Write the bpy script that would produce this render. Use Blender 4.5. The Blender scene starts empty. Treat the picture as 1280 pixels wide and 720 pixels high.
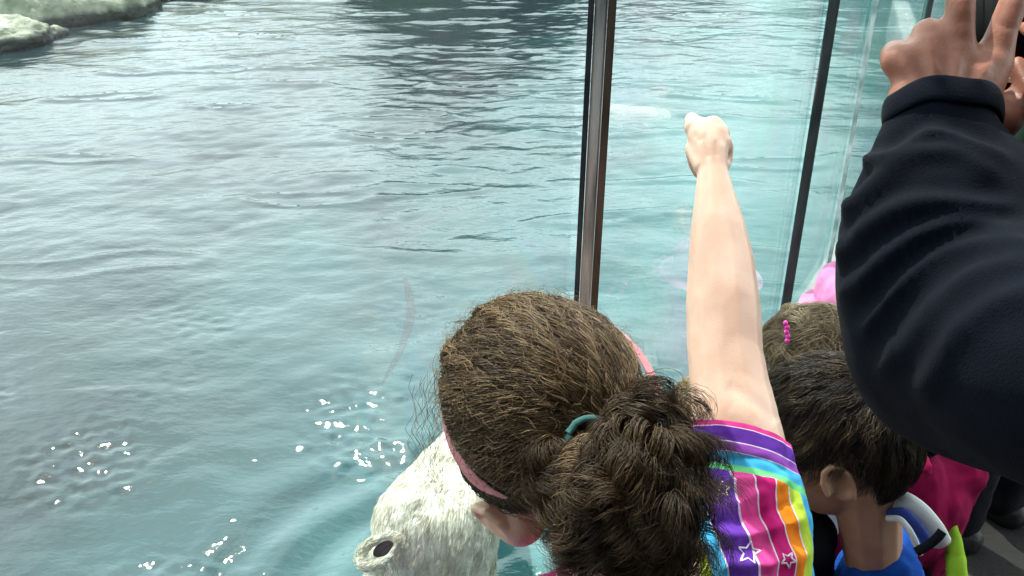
import bpy, bmesh, math, random
import numpy as np
from mathutils import Vector, Matrix, noise
from mathutils.bvhtree import BVHTree

random.seed(7)
rng = np.random.default_rng(7)
scene = bpy.context.scene
COL = scene.collection
R = math.radians

# ------------------------------------------------------------------ camera
CAMZ, PITCH, FPX = 1.75, 27.0, 1100.0
cam_d = bpy.data.cameras.new("camera")
cam_d.sensor_width = 36.0
cam_d.lens = 36.0 * FPX / 1280.0
cam_d.clip_start = 0.02
cam_d.clip_end = 500.0
cam = bpy.data.objects.new("camera", cam_d)
COL.objects.link(cam)
cam.location = (0, 0, CAMZ)
cam.rotation_euler = (R(90 - PITCH), 0, 0)
scene.camera = cam

# ------------------------------------------------------------------ sky
SUN_EL, SUN_AZ = 58.0, -26.0          # azimuth measured from +Y, negative = left
world = bpy.data.worlds.new("World")
scene.world = world
world.use_nodes = True
wn, wl = world.node_tree.nodes, world.node_tree.links
wn.clear()
wo = wn.new("ShaderNodeOutputWorld")
bg = wn.new("ShaderNodeBackground")
sky = wn.new("ShaderNodeTexSky")
sky.sky_type = 'NISHITA'
sky.sun_disc = False
sky.sun_elevation = R(SUN_EL)
sky.sun_rotation = R(SUN_AZ)
sky.air_density = 1.0
sky.dust_density = 2.5
sky.ozone_density = 1.0
tc = wn.new("ShaderNodeTexCoord")
nz = wn.new("ShaderNodeTexNoise")
nz.inputs['Scale'].default_value = 2.2
nz.inputs['Detail'].default_value = 6
cr = wn.new("ShaderNodeValToRGB")
cr.color_ramp.elements[0].position = 0.36
cr.color_ramp.elements[1].position = 0.66
mx = wn.new("ShaderNodeMixRGB")
mx.inputs['Color2'].default_value = (22.5, 26.0, 26.2, 1)
wl.new(tc.outputs['Generated'], nz.inputs['Vector'])
# cloud cover: broken overhead, closing to a bright white haze low over the horizon
sxyz = wn.new("ShaderNodeSeparateXYZ")
wl.new(tc.outputs['Generated'], sxyz.inputs[0])
mrz = wn.new("ShaderNodeMapRange")
mrz.inputs['From Min'].default_value = 0.12
mrz.inputs['From Max'].default_value = 0.95
mrz.inputs['To Min'].default_value = 0.32
mrz.inputs['To Max'].default_value = -0.10
wl.new(sxyz.outputs['Z'], mrz.inputs['Value'])
adz = wn.new("ShaderNodeMath")
adz.operation = 'ADD'
wl.new(nz.outputs['Fac'], adz.inputs[0])
wl.new(mrz.outputs['Result'], adz.inputs[1])
wl.new(adz.outputs[0], cr.inputs['Fac'])
wl.new(cr.outputs['Color'], mx.inputs['Fac'])
wl.new(sky.outputs['Color'], mx.inputs['Color1'])
wl.new(mx.outputs['Color'], bg.inputs['Color'])
bg.inputs['Strength'].default_value = 0.10
wl.new(bg.outputs['Background'], wo.inputs['Surface'])

# ------------------------------------------------------------------ sun
sd = bpy.data.lights.new("sun", 'SUN')
sd.energy = 4.8
sd.angle = R(0.5)
sd.color = (1.0, 0.95, 0.87)
sun = bpy.data.objects.new("sun", sd)
COL.objects.link(sun)
SDIR = Vector((math.sin(R(SUN_AZ)) * math.cos(R(SUN_EL)), math.cos(R(SUN_AZ)) * math.cos(R(SUN_EL)), math.sin(R(SUN_EL))))
sun.rotation_euler = SDIR.to_track_quat('Z', 'Y').to_euler()

scene.view_settings.view_transform = 'Standard'
scene.view_settings.look = 'None'
scene.view_settings.exposure = 0.36
scene.view_settings.gamma = 1.0
scene.render.engine = 'CYCLES'
cy = scene.cycles
cy.use_denoising = True
cy.max_bounces = 8
cy.transparent_max_bounces = 12
cy.glossy_bounces = 4
cy.diffuse_bounces = 3
cy.transmission_bounces = 4
cy.caustics_reflective = False
cy.caustics_refractive = False
cy.sample_clamp_indirect = 4.0

# ------------------------------------------------------------------ helpers
FW = Vector((0, math.cos(R(PITCH)), -math.sin(R(PITCH))))
RT = Vector((1, 0, 0))
UPV = Vector((0, math.sin(R(PITCH)), math.cos(R(PITCH))))
C0 = Vector((0, 0, CAMZ))


def P(px, py, d):
    return C0 + d * (FW + RT * ((px - 640) / FPX) + UPV * ((360 - py) / FPX))


def PR(r, d):
    return r * d / FPX


def onz(px, py, z):
    ray = FW + RT * ((px - 640) / FPX) + UPV * ((360 - py) / FPX)
    return C0 + ray * ((z - CAMZ) / ray.z)


def empty(name, loc, label, cat, group=None):
    o = bpy.data.objects.new(name, None)
    COL.objects.link(o)
    o.location = loc
    o.empty_display_size = 0.1
    tag(o, label, cat, group)
    return o


def tag(o, label=None, cat=None, group=None, kind=None):
    if label: o['label'] = label
    if cat: o['category'] = cat
    if group: o['group'] = group
    if kind: o['kind'] = kind
    return o


def link(name, me, mat=None, parent=None):
    o = bpy.data.objects.new(name, me)
    COL.objects.link(o)
    if mat is not None:
        for m in (mat if isinstance(mat, (list, tuple)) else [mat]):
            me.materials.append(m)
    if parent is not None:
        o.parent = parent
        o.matrix_parent_inverse = Matrix.Translation(-Vector(parent.location))
    return o


def smooth(me):
    me.polygons.foreach_set('use_smooth', [True] * len(me.polygons))


def cap(bm, a, ra, b, rb, sub=2):
    """tapered capsule = convex hull of two spheres"""
    t = bmesh.new()
    bmesh.ops.create_icosphere(t, subdivisions=sub, radius=ra, matrix=Matrix.Translation(a))
    bmesh.ops.create_icosphere(t, subdivisions=sub, radius=rb, matrix=Matrix.Translation(b))
    r = bmesh.ops.convex_hull(t, input=t.verts)
    dead = [g for g in r['geom_interior'] if isinstance(g, bmesh.types.BMVert)]
    bmesh.ops.delete(t, geom=dead, context='VERTS')
    merge(bm, t)


def merge(bm, t):
    vs = [bm.verts.new(v.co) for v in t.verts]
    t.verts.index_update()
    for f in t.faces:
        try:
            bm.faces.new([vs[v.index] for v in f.verts])
        except ValueError:
            pass
    t.free()


def ell(bm, c, X, F, U, r, sub=3):
    M = Matrix.Translation(c) @ Matrix(((X.x, F.x, U.x, 0), (X.y, F.y, U.y, 0), (X.z, F.z, U.z, 0), (0, 0, 0, 1))) @ Matrix.Diagonal((r[0], r[1], r[2], 1))
    t = bmesh.new()
    bmesh.ops.create_icosphere(t, subdivisions=sub, radius=1.0, matrix=M)
    merge(bm, t)


def chain(bm, pts, sub=2):
    """pts = [(Vector, radius), ...]"""
    for (a, ra), (b, rb) in zip(pts[:-1], pts[1:]):
        cap(bm, a, ra, b, rb, sub)


def pch(bm, pts, sub=2):
    """chain given as (px, py, depth, radius_px)"""
    chain(bm, [(P(x, y, d), PR(r, d)) for x, y, d, r in pts], sub)


def bake(bm, voxel, iters=4, name='m'):
    bmesh.ops.recalc_face_normals(bm, faces=bm.faces)
    me = bpy.data.meshes.new(name)
    bm.to_mesh(me)
    bm.free()
    o = bpy.data.objects.new('tmp', me)
    COL.objects.link(o)
    m = o.modifiers.new('r', 'REMESH')
    m.mode = 'VOXEL'
    m.voxel_size = voxel
    if iters:
        s = o.modifiers.new('s', 'SMOOTH')
        s.factor = 0.5
        s.iterations = iters
    dg = bpy.context.evaluated_depsgraph_get()
    me2 = bpy.data.meshes.new_from_object(o.evaluated_get(dg))
    bpy.data.objects.remove(o)
    bpy.data.meshes.remove(me)
    me2.name = name
    smooth(me2)
    return me2


def coords(me):
    a = np.empty(len(me.vertices) * 3)
    me.vertices.foreach_get('co', a)
    return a.reshape(-1, 3)


def normals(me):
    a = np.empty(len(me.vertices) * 3)
    me.vertices.foreach_get('normal', a)
    return a.reshape(-1, 3)


def setco(me, a):
    me.vertices.foreach_set('co', a.ravel())
    me.update()


def disp_noise(me, scale, amp, seed=0, stretch=(1, 1, 1), ridged=False):
    co, n = coords(me), normals(me)
    d = np.empty(len(co))
    for i, c in enumerate(co):
        v = Vector((c[0] * scale * stretch[0] + seed, c[1] * scale * stretch[1], c[2] * scale * stretch[2]))
        h = noise.fractal(v, 1.0, 2.0, 4)
        d[i] = (0.5 - abs(h)) if ridged else h
    setco(me, co + n * (d * amp)[:, None])


def relax(me, it, w=0.5):
    co = coords(me)
    e = np.empty(len(me.edges) * 2, np.int32)
    me.edges.foreach_get('vertices', e)
    e = e.reshape(-1, 2)
    deg = np.bincount(e.ravel(), minlength=len(co))[:, None] + 1e-9
    for _ in range(it):
        acc = np.zeros_like(co)
        for k in range(3):
            acc[:, k] = np.bincount(e[:, 0], co[e[:, 1], k], len(co)) + np.bincount(e[:, 1], co[e[:, 0], k], len(co))
        co = co + w * (acc / deg - co)
    setco(me, co)


def project(co):
    q = co - np.array(C0)
    dep = q @ np.array(FW)
    return 640 + FPX * (q @ np.array(RT)) / dep, 360 - FPX * (q @ np.array(UPV)) / dep


def folds(me, lines, face_dir=None):
    """sculpt cloth folds: ridge lines given by image-measured paths; lines = [(pts, width_px, amp)]"""
    co, n = coords(me), normals(me)
    x, y = project(co)
    facing = (n @ np.array(-FW)) > -0.15
    h = np.zeros(len(co))
    for pts, w, amp in lines:
        pts = [tuple(map(float, q)) for q in pts]
        for _ in range(2 if len(pts) > 2 else 0):          # round the corners of the measured path
            nw = [pts[0]]
            for a_, b_ in zip(pts[:-1], pts[1:]):
                nw += [(a_[0] * .75 + b_[0] * .25, a_[1] * .75 + b_[1] * .25), (a_[0] * .25 + b_[0] * .75, a_[1] * .25 + b_[1] * .75)]
            pts = nw + [pts[-1]]
        best = np.full(len(co), 1e9)
        tt = np.zeros(len(co))
        L = len(pts) - 1
        for k in range(L):
            ax, ay = pts[k]; bx, by = pts[k + 1]
            dx, dy = bx - ax, by - ay
            t = np.clip(((x - ax) * dx + (y - ay) * dy) / (dx * dx + dy * dy), 0, 1)
            dd = np.hypot(x - ax - t * dx, y - ay - t * dy)
            m = dd < best
            best[m] = dd[m]
            tt[m] = (k + t[m]) / L
        fade = np.clip(np.minimum(tt, 1 - tt) * 5 + 0.15, 0, 1)
        h += amp * np.exp(-(best / w) ** 2) * fade
    h *= facing
    setco(me, co + n * h[:, None])


def tubes(name, S, rad, mat, parent, sides=3, extra=None, attr=None, tip=0.25):
    """S: (N,K,3) strands -> one mesh of thin tubes with per-strand 'rnd'"""
    N, K, _ = S.shape
    T = np.gradient(S, axis=1)
    T /= np.linalg.norm(T, axis=2, keepdims=True) + 1e-9
    ref = rng.normal(size=(N, 1, 3))
    A = np.cross(T, ref)
    A /= np.linalg.norm(A, axis=2, keepdims=True) + 1e-9
    B = np.cross(T, A)
    prof = np.interp(np.linspace(0, 1, K), [0, 0.6, 1], [1, 0.9, tip])
    r = (np.asarray(rad).reshape(-1, 1) if np.ndim(rad) else np.full((N, 1), rad)) * prof[None, :]
    vs = np.empty((N, K, sides, 3))
    for s in range(sides):
        a = 2 * math.pi * s / sides
        vs[:, :, s] = S + r[:, :, None] * (A * math.cos(a) + B * math.sin(a))
    idx = np.arange(N * K * sides).reshape(N, K, sides)
    q = []
    for s in range(sides):
        s2 = (s + 1) % sides
        q.append(np.stack([idx[:, :-1, s], idx[:, :-1, s2], idx[:, 1:, s2], idx[:, 1:, s]], axis=-1).reshape(-1, 4))
    q = np.concatenate(q)
    v = vs.reshape(-1, 3)
    rnd = np.repeat(rng.random(N) if attr is None else attr, K * sides)
    me = bpy.data.meshes.new(name)
    ev, ef = (None, None)
    if extra is not None:
        ev = coords(extra)
        nv = len(v)
        efaces = [tuple(i + nv for i in p.vertices) for p in extra.polygons]
        v = np.concatenate([v, ev])
        rnd = np.concatenate([rnd, np.full(len(ev), 0.2)])
        faces4 = [f for f in efaces if len(f) == 4]
        faces3 = [f for f in efaces if len(f) == 3]
    else:
        faces4, faces3 = [], []
    loops = q.ravel()
    tot = np.full(len(q), 4)
    if faces4:
        loops = np.concatenate([loops, np.array(faces4).ravel()]); tot = np.concatenate([tot, np.full(len(faces4), 4)])
    if faces3:
        loops = np.concatenate([loops, np.array(faces3).ravel()]); tot = np.concatenate([tot, np.full(len(faces3), 3)])
    me.vertices.add(len(v)); me.vertices.foreach_set('co', v.ravel())
    me.loops.add(len(loops)); me.loops.foreach_set('vertex_index', loops.astype(np.int32))
    me.polygons.add(len(tot))
    me.polygons.foreach_set('loop_start', np.concatenate([[0], np.cumsum(tot)[:-1]]).astype(np.int32))
    me.polygons.foreach_set('loop_total', tot.astype(np.int32))
    me.polygons.foreach_set('use_smooth', np.ones(len(tot), bool))
    me.update(calc_edges=True)
    at = me.attributes.new('rnd', 'FLOAT', 'POINT')
    at.data.foreach_set('value', rnd)
    return link(name, me, mat, parent)


# ------------------------------------------------------------------ materials
def newmat(name):
    m = bpy.data.materials.new(name)
    m.use_nodes = True
    return m, m.node_tree.nodes, m.node_tree.links, m.node_tree.nodes['Principled BSDF']


def ramp(n, stops, interp='LINEAR'):
    r = n.new('ShaderNodeValToRGB')
    cr_ = r.color_ramp
    cr_.interpolation = interp
    while len(cr_.elements) < len(stops):
        cr_.elements.new(0.5)
    for e, (p, c) in zip(cr_.elements, stops):
        e.position = p
        e.color = (*c, 1)
    return r


def mat_noise(name, c1, c2, scale=5, rough=0.8, bump=0.1, bscale=None, spec=0.3, sss=0, detail=6, lo=0.35, hi=0.65, stretch=None, sheen=0, metallic=0, bdist=0.01):
    m, n, l, b = newmat(name)
    t = n.new('ShaderNodeTexCoord')
    src = t.outputs['Object']
    if stretch:
        mp = n.new('ShaderNodeMapping')
        mp.inputs['Scale'].default_value = stretch
        l.new(src, mp.inputs['Vector'])
        src = mp.outputs['Vector']
    x = n.new('ShaderNodeTexNoise')
    x.inputs['Scale'].default_value = scale
    x.inputs['Detail'].default_value = detail
    l.new(src, x.inputs['Vector'])
    r = ramp(n, [(lo, c1), (hi, c2)])
    l.new(x.outputs['Fac'], r.inputs['Fac'])
    l.new(r.outputs['Color'], b.inputs['Base Color'])
    b.inputs['Roughness'].default_value = rough
    b.inputs['Specular IOR Level'].default_value = spec
    b.inputs['Metallic'].default_value = metallic
    if sss:
        b.inputs['Subsurface Weight'].default_value = sss
        b.inputs['Subsurface Radius'].default_value = (1.0, 0.35, 0.15)
        b.inputs['Subsurface Scale'].default_value = 0.012
    if sheen:
        b.inputs['Sheen Weight'].default_value = sheen
        b.inputs['Sheen Roughness'].default_value = 0.4
    if bump:
        y = n.new('ShaderNodeTexNoise')
        y.inputs['Scale'].default_value = bscale or scale * 4
        y.inputs['Detail'].default_value = 5
        l.new(src, y.inputs['Vector'])
        bp = n.new('ShaderNodeBump')
        bp.inputs['Strength'].default_value = bump
        bp.inputs['Distance'].default_value = bdist
        l.new(y.outputs['Fac'], bp.inputs['Height'])
        l.new(bp.outputs['Normal'], b.inputs['Normal'])
    return m


def skin(name, c1, c2, **k):
    return mat_noise(name, c1, c2, scale=22, rough=0.48, bump=0.25, bscale=420, spec=0.35, sss=0.35, bdist=0.0012, **k)


def cloth(name, c, var=0.75, bs=900, sheen=0.0, rough=0.9):
    return mat_noise(name, tuple(v * var for v in c), c, scale=14, rough=rough, bump=0.35, bscale=bs, spec=0.12, bdist=0.0015, sheen=sheen)


def hairmat(name, dark, mid, light, transl=0.25):
    m, n, l, b = newmat(name)
    a = n.new('ShaderNodeAttribute')
    a.attribute_name = 'rnd'
    r = ramp(n, [(0.0, dark), (0.5, mid), (1.0, light)])
    l.new(a.outputs['Fac'], r.inputs['Fac'])
    l.new(r.outputs['Color'], b.inputs['Base Color'])
    b.inputs['Roughness'].default_value = 0.42
    b.inputs['Specular IOR Level'].default_value = 0.45
    tr = n.new('ShaderNodeBsdfTranslucent')
    l.new(r.outputs['Color'], tr.inputs['Color'])
    mixs = n.new('ShaderNodeMixShader')
    mixs.inputs['Fac'].default_value = transl
    l.new(b.outputs['BSDF'], mixs.inputs[1])
    l.new(tr.outputs['BSDF'], mixs.inputs[2])
    l.new(mixs.outputs['Shader'], n['Material Output'].inputs['Surface'])
    return m


M = {}
M['skin_child'] = skin('skin_child', (0.72, 0.45, 0.33), (0.80, 0.55, 0.42))
M['skin_man'] = skin('skin_man', (0.25, 0.092, 0.054), (0.38, 0.165, 0.105))
M['skin_kid'] = skin('skin_kid', (0.45, 0.24, 0.15), (0.58, 0.34, 0.22))
M['hair_girl'] = hairmat('hair_girl', (0.028, 0.016, 0.008), (0.135, 0.080, 0.037), (0.52, 0.35, 0.18))
M['hair_boy'] = hairmat('hair_boy', (0.010, 0.007, 0.005), (0.045, 0.03, 0.017), (0.20, 0.14, 0.08))
M['hair_wavy'] = hairmat('hair_wavy', (0.07, 0.048, 0.026), (0.22, 0.16, 0.09), (0.46, 0.36, 0.22))
M['hair_blond'] = hairmat('hair_blond', (0.34, 0.25, 0.13), (0.58, 0.46, 0.28), (0.8, 0.68, 0.46))
M['hair_black'] = hairmat('hair_black', (0.008, 0.007, 0.006), (0.02, 0.016, 0.012), (0.04, 0.03, 0.02))
M['navy'] = cloth('navy_fleece', (0.0016, 0.0036, 0.0088), 0.7, 700, sheen=0.015)
M['trouser'] = cloth('dark_trouser', (0.014, 0.015, 0.02))
M['denim'] = cloth('denim', (0.05, 0.08, 0.16))
M['blue'] = cloth('blue_cotton', (0.012, 0.085, 0.42))
M['magenta'] = cloth('magenta_fleece', (0.30, 0.005, 0.06))
M['pink'] = cloth('reflection_pink_cotton', (0.85, 0.30, 0.55))
M['white'] = cloth('white_cotton', (0.75, 0.76, 0.74), 0.9)
M['green'] = cloth('dark_green_jacket', (0.012, 0.03, 0.018))
M['black'] = cloth('black_jacket', (0.008, 0.008, 0.009))
M['grey'] = cloth('grey_cotton', (0.16, 0.16, 0.17))
M['lime'] = cloth('lime_fleece', (0.42, 0.70, 0.05))
M['collar'] = cloth('blue_trim', (0.05, 0.08, 0.35))
M['band'] = cloth('pink_band', (0.80, 0.33, 0.36), 0.85)
M['teal'] = cloth('teal_elastic', (0.08, 0.20, 0.19))
M['hotpink'] = mat_noise('hot_pink_plastic', (0.85, 0.03, 0.35), (0.9, 0.06, 0.45), rough=0.3, bump=0, spec=0.5)
M['shoe'] = mat_noise('shoe_black', (0.012, 0.012, 0.012), (0.03, 0.03, 0.03), scale=30, rough=0.5, bump=0.2)
M['sole'] = mat_noise('shoe_sole', (0.3, 0.3, 0.3), (0.45, 0.45, 0.43), scale=30, rough=0.7, bump=0.2)
M['eye'] = mat_noise('eye_white', (0.7, 0.68, 0.66), (0.78, 0.76, 0.74), rough=0.15, bump=0, spec=0.5)
M['iris'] = mat_noise('iris', (0.03, 0.02, 0.015), (0.06, 0.035, 0.02), rough=0.15, bump=0, spec=0.5)
M['concrete'] = mat_noise('concrete', (0.022, 0.021, 0.019), (0.045, 0.043, 0.038), scale=1.7, rough=0.9, bump=0.5, bscale=60)
M['kerb'] = mat_noise('kerb', (0.34, 0.33, 0.28), (0.46, 0.44, 0.38), scale=9, rough=0.9, bump=0.5, bscale=60)
M['wallc'] = mat_noise('pool_wall', (0.20, 0.22, 0.21), (0.32, 0.33, 0.31), scale=4, rough=0.85, bump=0.4, bscale=40)
M['darkrock'] = mat_noise('dark_rock', (0.010, 0.009, 0.008), (0.04, 0.028, 0.025), scale=1.6, rough=0.85, bump=0.8, bscale=9, bdist=0.1)
M['foliage'] = mat_noise('foliage', (0.02, 0.045, 0.015), (0.06, 0.10, 0.03), scale=4, rough=0.7, bump=0)
M['bark'] = mat_noise('bark', (0.06, 0.045, 0.03), (0.12, 0.09, 0.06), scale=8, rough=0.9, bump=0.6)
M['plastic'] = mat_noise('black_plastic', (0.003, 0.003, 0.0035), (0.005, 0.005, 0.006), scale=60, rough=0.5, bump=0.08, bscale=900, spec=0.12, bdist=0.0005)
M['lens'] = mat_noise('lens_glass', (0.004, 0.004, 0.008), (0.01, 0.008, 0.02), rough=0.05, bump=0, spec=0.8)
M['silver'] = mat_noise('silver_trim', (0.45, 0.45, 0.46), (0.6, 0.6, 0.6), rough=0.3, bump=0, metallic=1)


def rock_mat():
    m, n, l, b = newmat('bank_rock')
    t = n.new('ShaderNodeNewGeometry')
    x = n.new('ShaderNodeTexNoise'); x.inputs['Scale'].default_value = 5; x.inputs['Detail'].default_value = 8
    l.new(t.outputs['Position'], x.inputs['Vector'])
    r = ramp(n, [(0.35, (0.10, 0.115, 0.075)), (0.52, (0.24, 0.26, 0.18)), (0.68, (0.38, 0.39, 0.29))])
    l.new(x.outputs['Fac'], r.inputs['Fac'])
    # wet, algae-stained foot of the rock
    sp = n.new('ShaderNodeSeparateXYZ'); l.new(t.outputs['Position'], sp.inputs[0])
    ad = n.new('ShaderNodeMath'); ad.operation = 'MULTIPLY_ADD'; ad.inputs[1].default_value = 0.09; l.new(x.outputs['Fac'], ad.inputs[0]); l.new(sp.outputs['Z'], ad.inputs[2])
    mr = n.new('ShaderNodeMapRange'); mr.inputs['From Min'].default_value = 0.415; mr.inputs['From Max'].default_value = 0.455
    l.new(ad.outputs[0], mr.inputs['Value'])
    mx_ = n.new('ShaderNodeMixRGB'); mx_.inputs['Color1'].default_value = (0.018, 0.024, 0.016, 1)
    l.new(mr.outputs['Result'], mx_.inputs['Fac']); l.new(r.outputs['Color'], mx_.inputs['Color2'])
    l.new(mx_.outputs['Color'], b.inputs['Base Color'])
    b.inputs['Roughness'].default_value = 0.6
    y = n.new('ShaderNodeTexNoise'); y.inputs['Scale'].default_value = 22; y.inputs['Detail'].default_value = 8
    l.new(t.outputs['Position'], y.inputs['Vector'])
    bp = n.new('ShaderNodeBump'); bp.inputs['Strength'].default_value = 0.7; bp.inputs['Distance'].default_value = 0.03
    l.new(y.outputs['Fac'], bp.inputs['Height']); l.new(bp.outputs['Normal'], b.inputs['Normal'])
    return m


M['rock'] = rock_mat()

# ------------------------------------------------------------------ layout of the glass line
WZ = 0.30
POSTS = [Vector((-1.15, 0.62, 0)), Vector((0.092, 0.96, 0)), Vector((0.743, 2.11, 0)), Vector((1.72, 3.76, 0)), Vector((3.1, 5.7, 0)), Vector((5.2, 8.0, 0))]
LX = [-9.0, -1.15, 0.092, 0.743, 1.72, 3.1, 5.2, 16.0]
LY = [-2.0, 0.62, 0.96, 2.11, 3.76, 5.7, 8.0, 18.0]

# ------------------------------------------------------------------ ground, water
def sheet(name, x0, x1, y0, y1, z, mat, kind='structure'):
    me = bpy.data.meshes.new(name)
    me.from_pydata([(x0, y0, z), (x1, y0, z), (x1, y1, z), (x0, y1, z)], [], [(0, 1, 2, 3)])
    return tag(link(name, me, mat), kind=kind)


sheet('ground', -200, 200, -200, 200, 0.0, M['concrete'])

def water():
    nu, nv = 760, 1250
    u = np.linspace(-1, 1, nu)
    t = np.linspace(0, 1, nv)
    y = 0.2 + 17.3 * (0.42 * t + 0.58 * t ** 2.2)
    Yg, Ug = np.meshgrid(y, u, indexing='ij')
    Xg = Ug * (0.95 * Yg + 1.6)
    ly = np.interp(Xg, LX, LY)
    keep = Yg > ly
    Yc = np.where(keep, Yg, ly)
    Z = np.zeros_like(Yc); DX = np.zeros_like(Yc); DY = np.zeros_like(Yc)
    fade = np.clip((Yc - ly) / 0.3, 0.25, 1)
    # large lumps modulate how choppy each patch is
    patch = 0.75 + 0.35 * np.sin(Xg * 1.1 + 0.7 * np.sin(Yc * 0.9)) * np.sin(Yc * 0.83 + 1.2 * np.sin(Xg * 0.6 + 1))
    for k in range(110):
        lam = 0.09 * (1.45 / 0.09) ** rng.random()
        th = rng.normal(loc=R(98), scale=R(42))      # travelling mostly along the view, crests across it
        ph = rng.random() * 2 * math.pi
        kk = 2 * math.pi / lam
        amp = 0.0017 * lam ** 0.85 * (0.5 if lam > 0.4 else 0.85) / (1.0 + 0.0 * lam)
        a = amp * (patch if lam < 0.5 else 1.0)
        cx_, sy_ = math.cos(th), math.sin(th)
        arg = kk * (cx_ * Xg + sy_ * Yc) + ph + 0.6 * np.sin(1.7 * Xg + ph) + 0.4 * np.sin(1.3 * Yc + 2 * ph)
        Z += a * np.sin(arg)
        DX -= a * 1.3 * cx_ * np.cos(arg)
        DY -= a * 1.3 * sy_ * np.cos(arg)
    # sharp little wave fronts, elongated across the view
    sfld = np.zeros_like(Z)
    for k in range(26):
        lam = 0.30 * (1.1 / 0.30) ** rng.random()
        th = rng.normal(loc=R(94), scale=R(17))
        kk = 2 * math.pi / lam
        sfld += np.sin(kk * (math.cos(th) * Xg + math.sin(th) * Yc) + rng.random() * 6.28) * math.sqrt(2 / 26)
    far = np.clip((Yc - 1.6) / 3.5, 0.0, 1)
    rdg = far * np.exp(-((sfld - 1.40) / 0.34) ** 2)
    Z += 0.0125 * rdg
    DY += 0.024 * rdg
    # patches of tiny steep ripples near the window, where the sun glitters
    cap_ = np.zeros_like(Z)
    for k in range(36):
        lam = 0.035 * (0.085 / 0.035) ** rng.random()
        th = rng.normal(loc=R(80), scale=R(50))
        kk = 2 * math.pi / lam
        cap_ += np.sin(kk * (math.cos(th) * Xg + math.sin(th) * Yc) + rng.random() * 6.28) / kk
    pm = np.zeros_like(Z)
    for k in range(8):
        th = rng.random() * 6.28; lam = 0.35 + 0.5 * rng.random()
        pm += np.sin(2 * math.pi / lam * (math.cos(th) * Xg + math.sin(th) * Yc) + rng.random() * 6.28) / 2
    near = np.clip((3.3 - Yc) / 1.6, 0, 1)
    Z += cap_ * 0.030 * near * np.clip(pm + 0.1, 0, 1.6)
    # swirl round the swimming bear
    bx, by = -0.14, 1.36
    rr = np.hypot(Xg - bx, Yc - by)
    Z += 0.010 * np.sin(rr * 34) * np.exp(-((rr - 0.3) / 0.28) ** 2)
    Z *= fade
    co = np.stack([Xg + DX * fade * keep, Yc + DY * fade * keep, WZ + Z], axis=-1).reshape(-1, 3)
    idx = np.arange(nu * nv).reshape(nv, nu)
    q = np.stack([idx[:-1, :-1], idx[:-1, 1:], idx[1:, 1:], idx[1:, :-1]], axis=-1).reshape(-1, 4)
    kf = keep.reshape(-1)
    q = q[kf[q].any(axis=1)]
    me = bpy.data.meshes.new('pool_water')
    me.vertices.add(len(co)); me.vertices.foreach_set('co', co.ravel())
    me.loops.add(q.size); me.loops.foreach_set('vertex_index', q.ravel().astype(np.int32))
    me.polygons.add(len(q)); me.polygons.foreach_set('loop_start', (np.arange(len(q)) * 4).astype(np.int32))
    me.polygons.foreach_set('loop_total', np.full(len(q), 4, np.int32))
    me.polygons.foreach_set('use_smooth', np.ones(len(q), bool))
    me.update(calc_edges=True)
    m, n, l, b = newmat('water')
    g = n.new('ShaderNodeNewGeometry')
    # milky turquoise towards the right and the window, grey-green on the left and farther out
    sp = n.new('ShaderNodeSeparateXYZ'); l.new(g.outputs['Position'], sp.inputs[0])
    nn = n.new('ShaderNodeTexNoise'); nn.inputs['Scale'].default_value = 0.9; nn.inputs['Detail'].default_value = 4; nn.inputs['Distortion'].default_value = 0.6
    l.new(g.outputs['Position'], nn.inputs['Vector'])
    f1 = n.new('ShaderNodeMath'); f1.operation = 'MULTIPLY_ADD'; f1.inputs[1].default_value = 0.42; f1.inputs[2].default_value = 0.52
    l.new(sp.outputs['X'], f1.inputs[0])
    f0 = n.new('ShaderNodeMath'); f0.operation = 'MULTIPLY_ADD'; f0.inputs[1].default_value = -0.12
    l.new(sp.outputs['Y'], f0.inputs[0]); l.new(f1.outputs[0], f0.inputs[2])
    f2 = n.new('ShaderNodeMath'); f2.operation = 'MULTIPLY_ADD'; f2.inputs[1].default_value = 0.9
    l.new(nn.outputs['Fac'], f2.inputs[0]); l.new(f0.outputs[0], f2.inputs[2])
    r = ramp(n, [(0.15, (0.016, 0.032, 0.036)), (0.60, (0.030, 0.085, 0.092)), (1.0, (0.052, 0.20, 0.20))])
    l.new(f2.outputs[0], r.inputs['Fac'])
    l.new(r.outputs['Color'], b.inputs['Base Color'])
    b.inputs['Roughness'].default_value = 0.035
    b.inputs['IOR'].default_value = 1.62
    w1 = n.new('ShaderNodeTexNoise'); w1.inputs['Scale'].default_value = 22; w1.inputs['Detail'].default_value = 4; w1.inputs['Roughness'].default_value = 0.55
    mp = n.new('ShaderNodeMapping'); mp.inputs['Scale'].default_value = (0.7, 1.2, 1); mp.inputs['Rotation'].default_value = (0, 0, R(12))
    l.new(g.outputs['Position'], mp.inputs['Vector']); l.new(mp.outputs['Vector'], w1.inputs['Vector'])
    bp = n.new('ShaderNodeBump'); bp.inputs['Strength'].default_value = 0.30; bp.inputs['Distance'].default_value = 0.012
    l.new(w1.outputs['Fac'], bp.inputs['Height']); l.new(bp.outputs['Normal'], b.inputs['Normal'])
    return tag(link('pool_water', me, m), kind='structure')


water()

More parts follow.
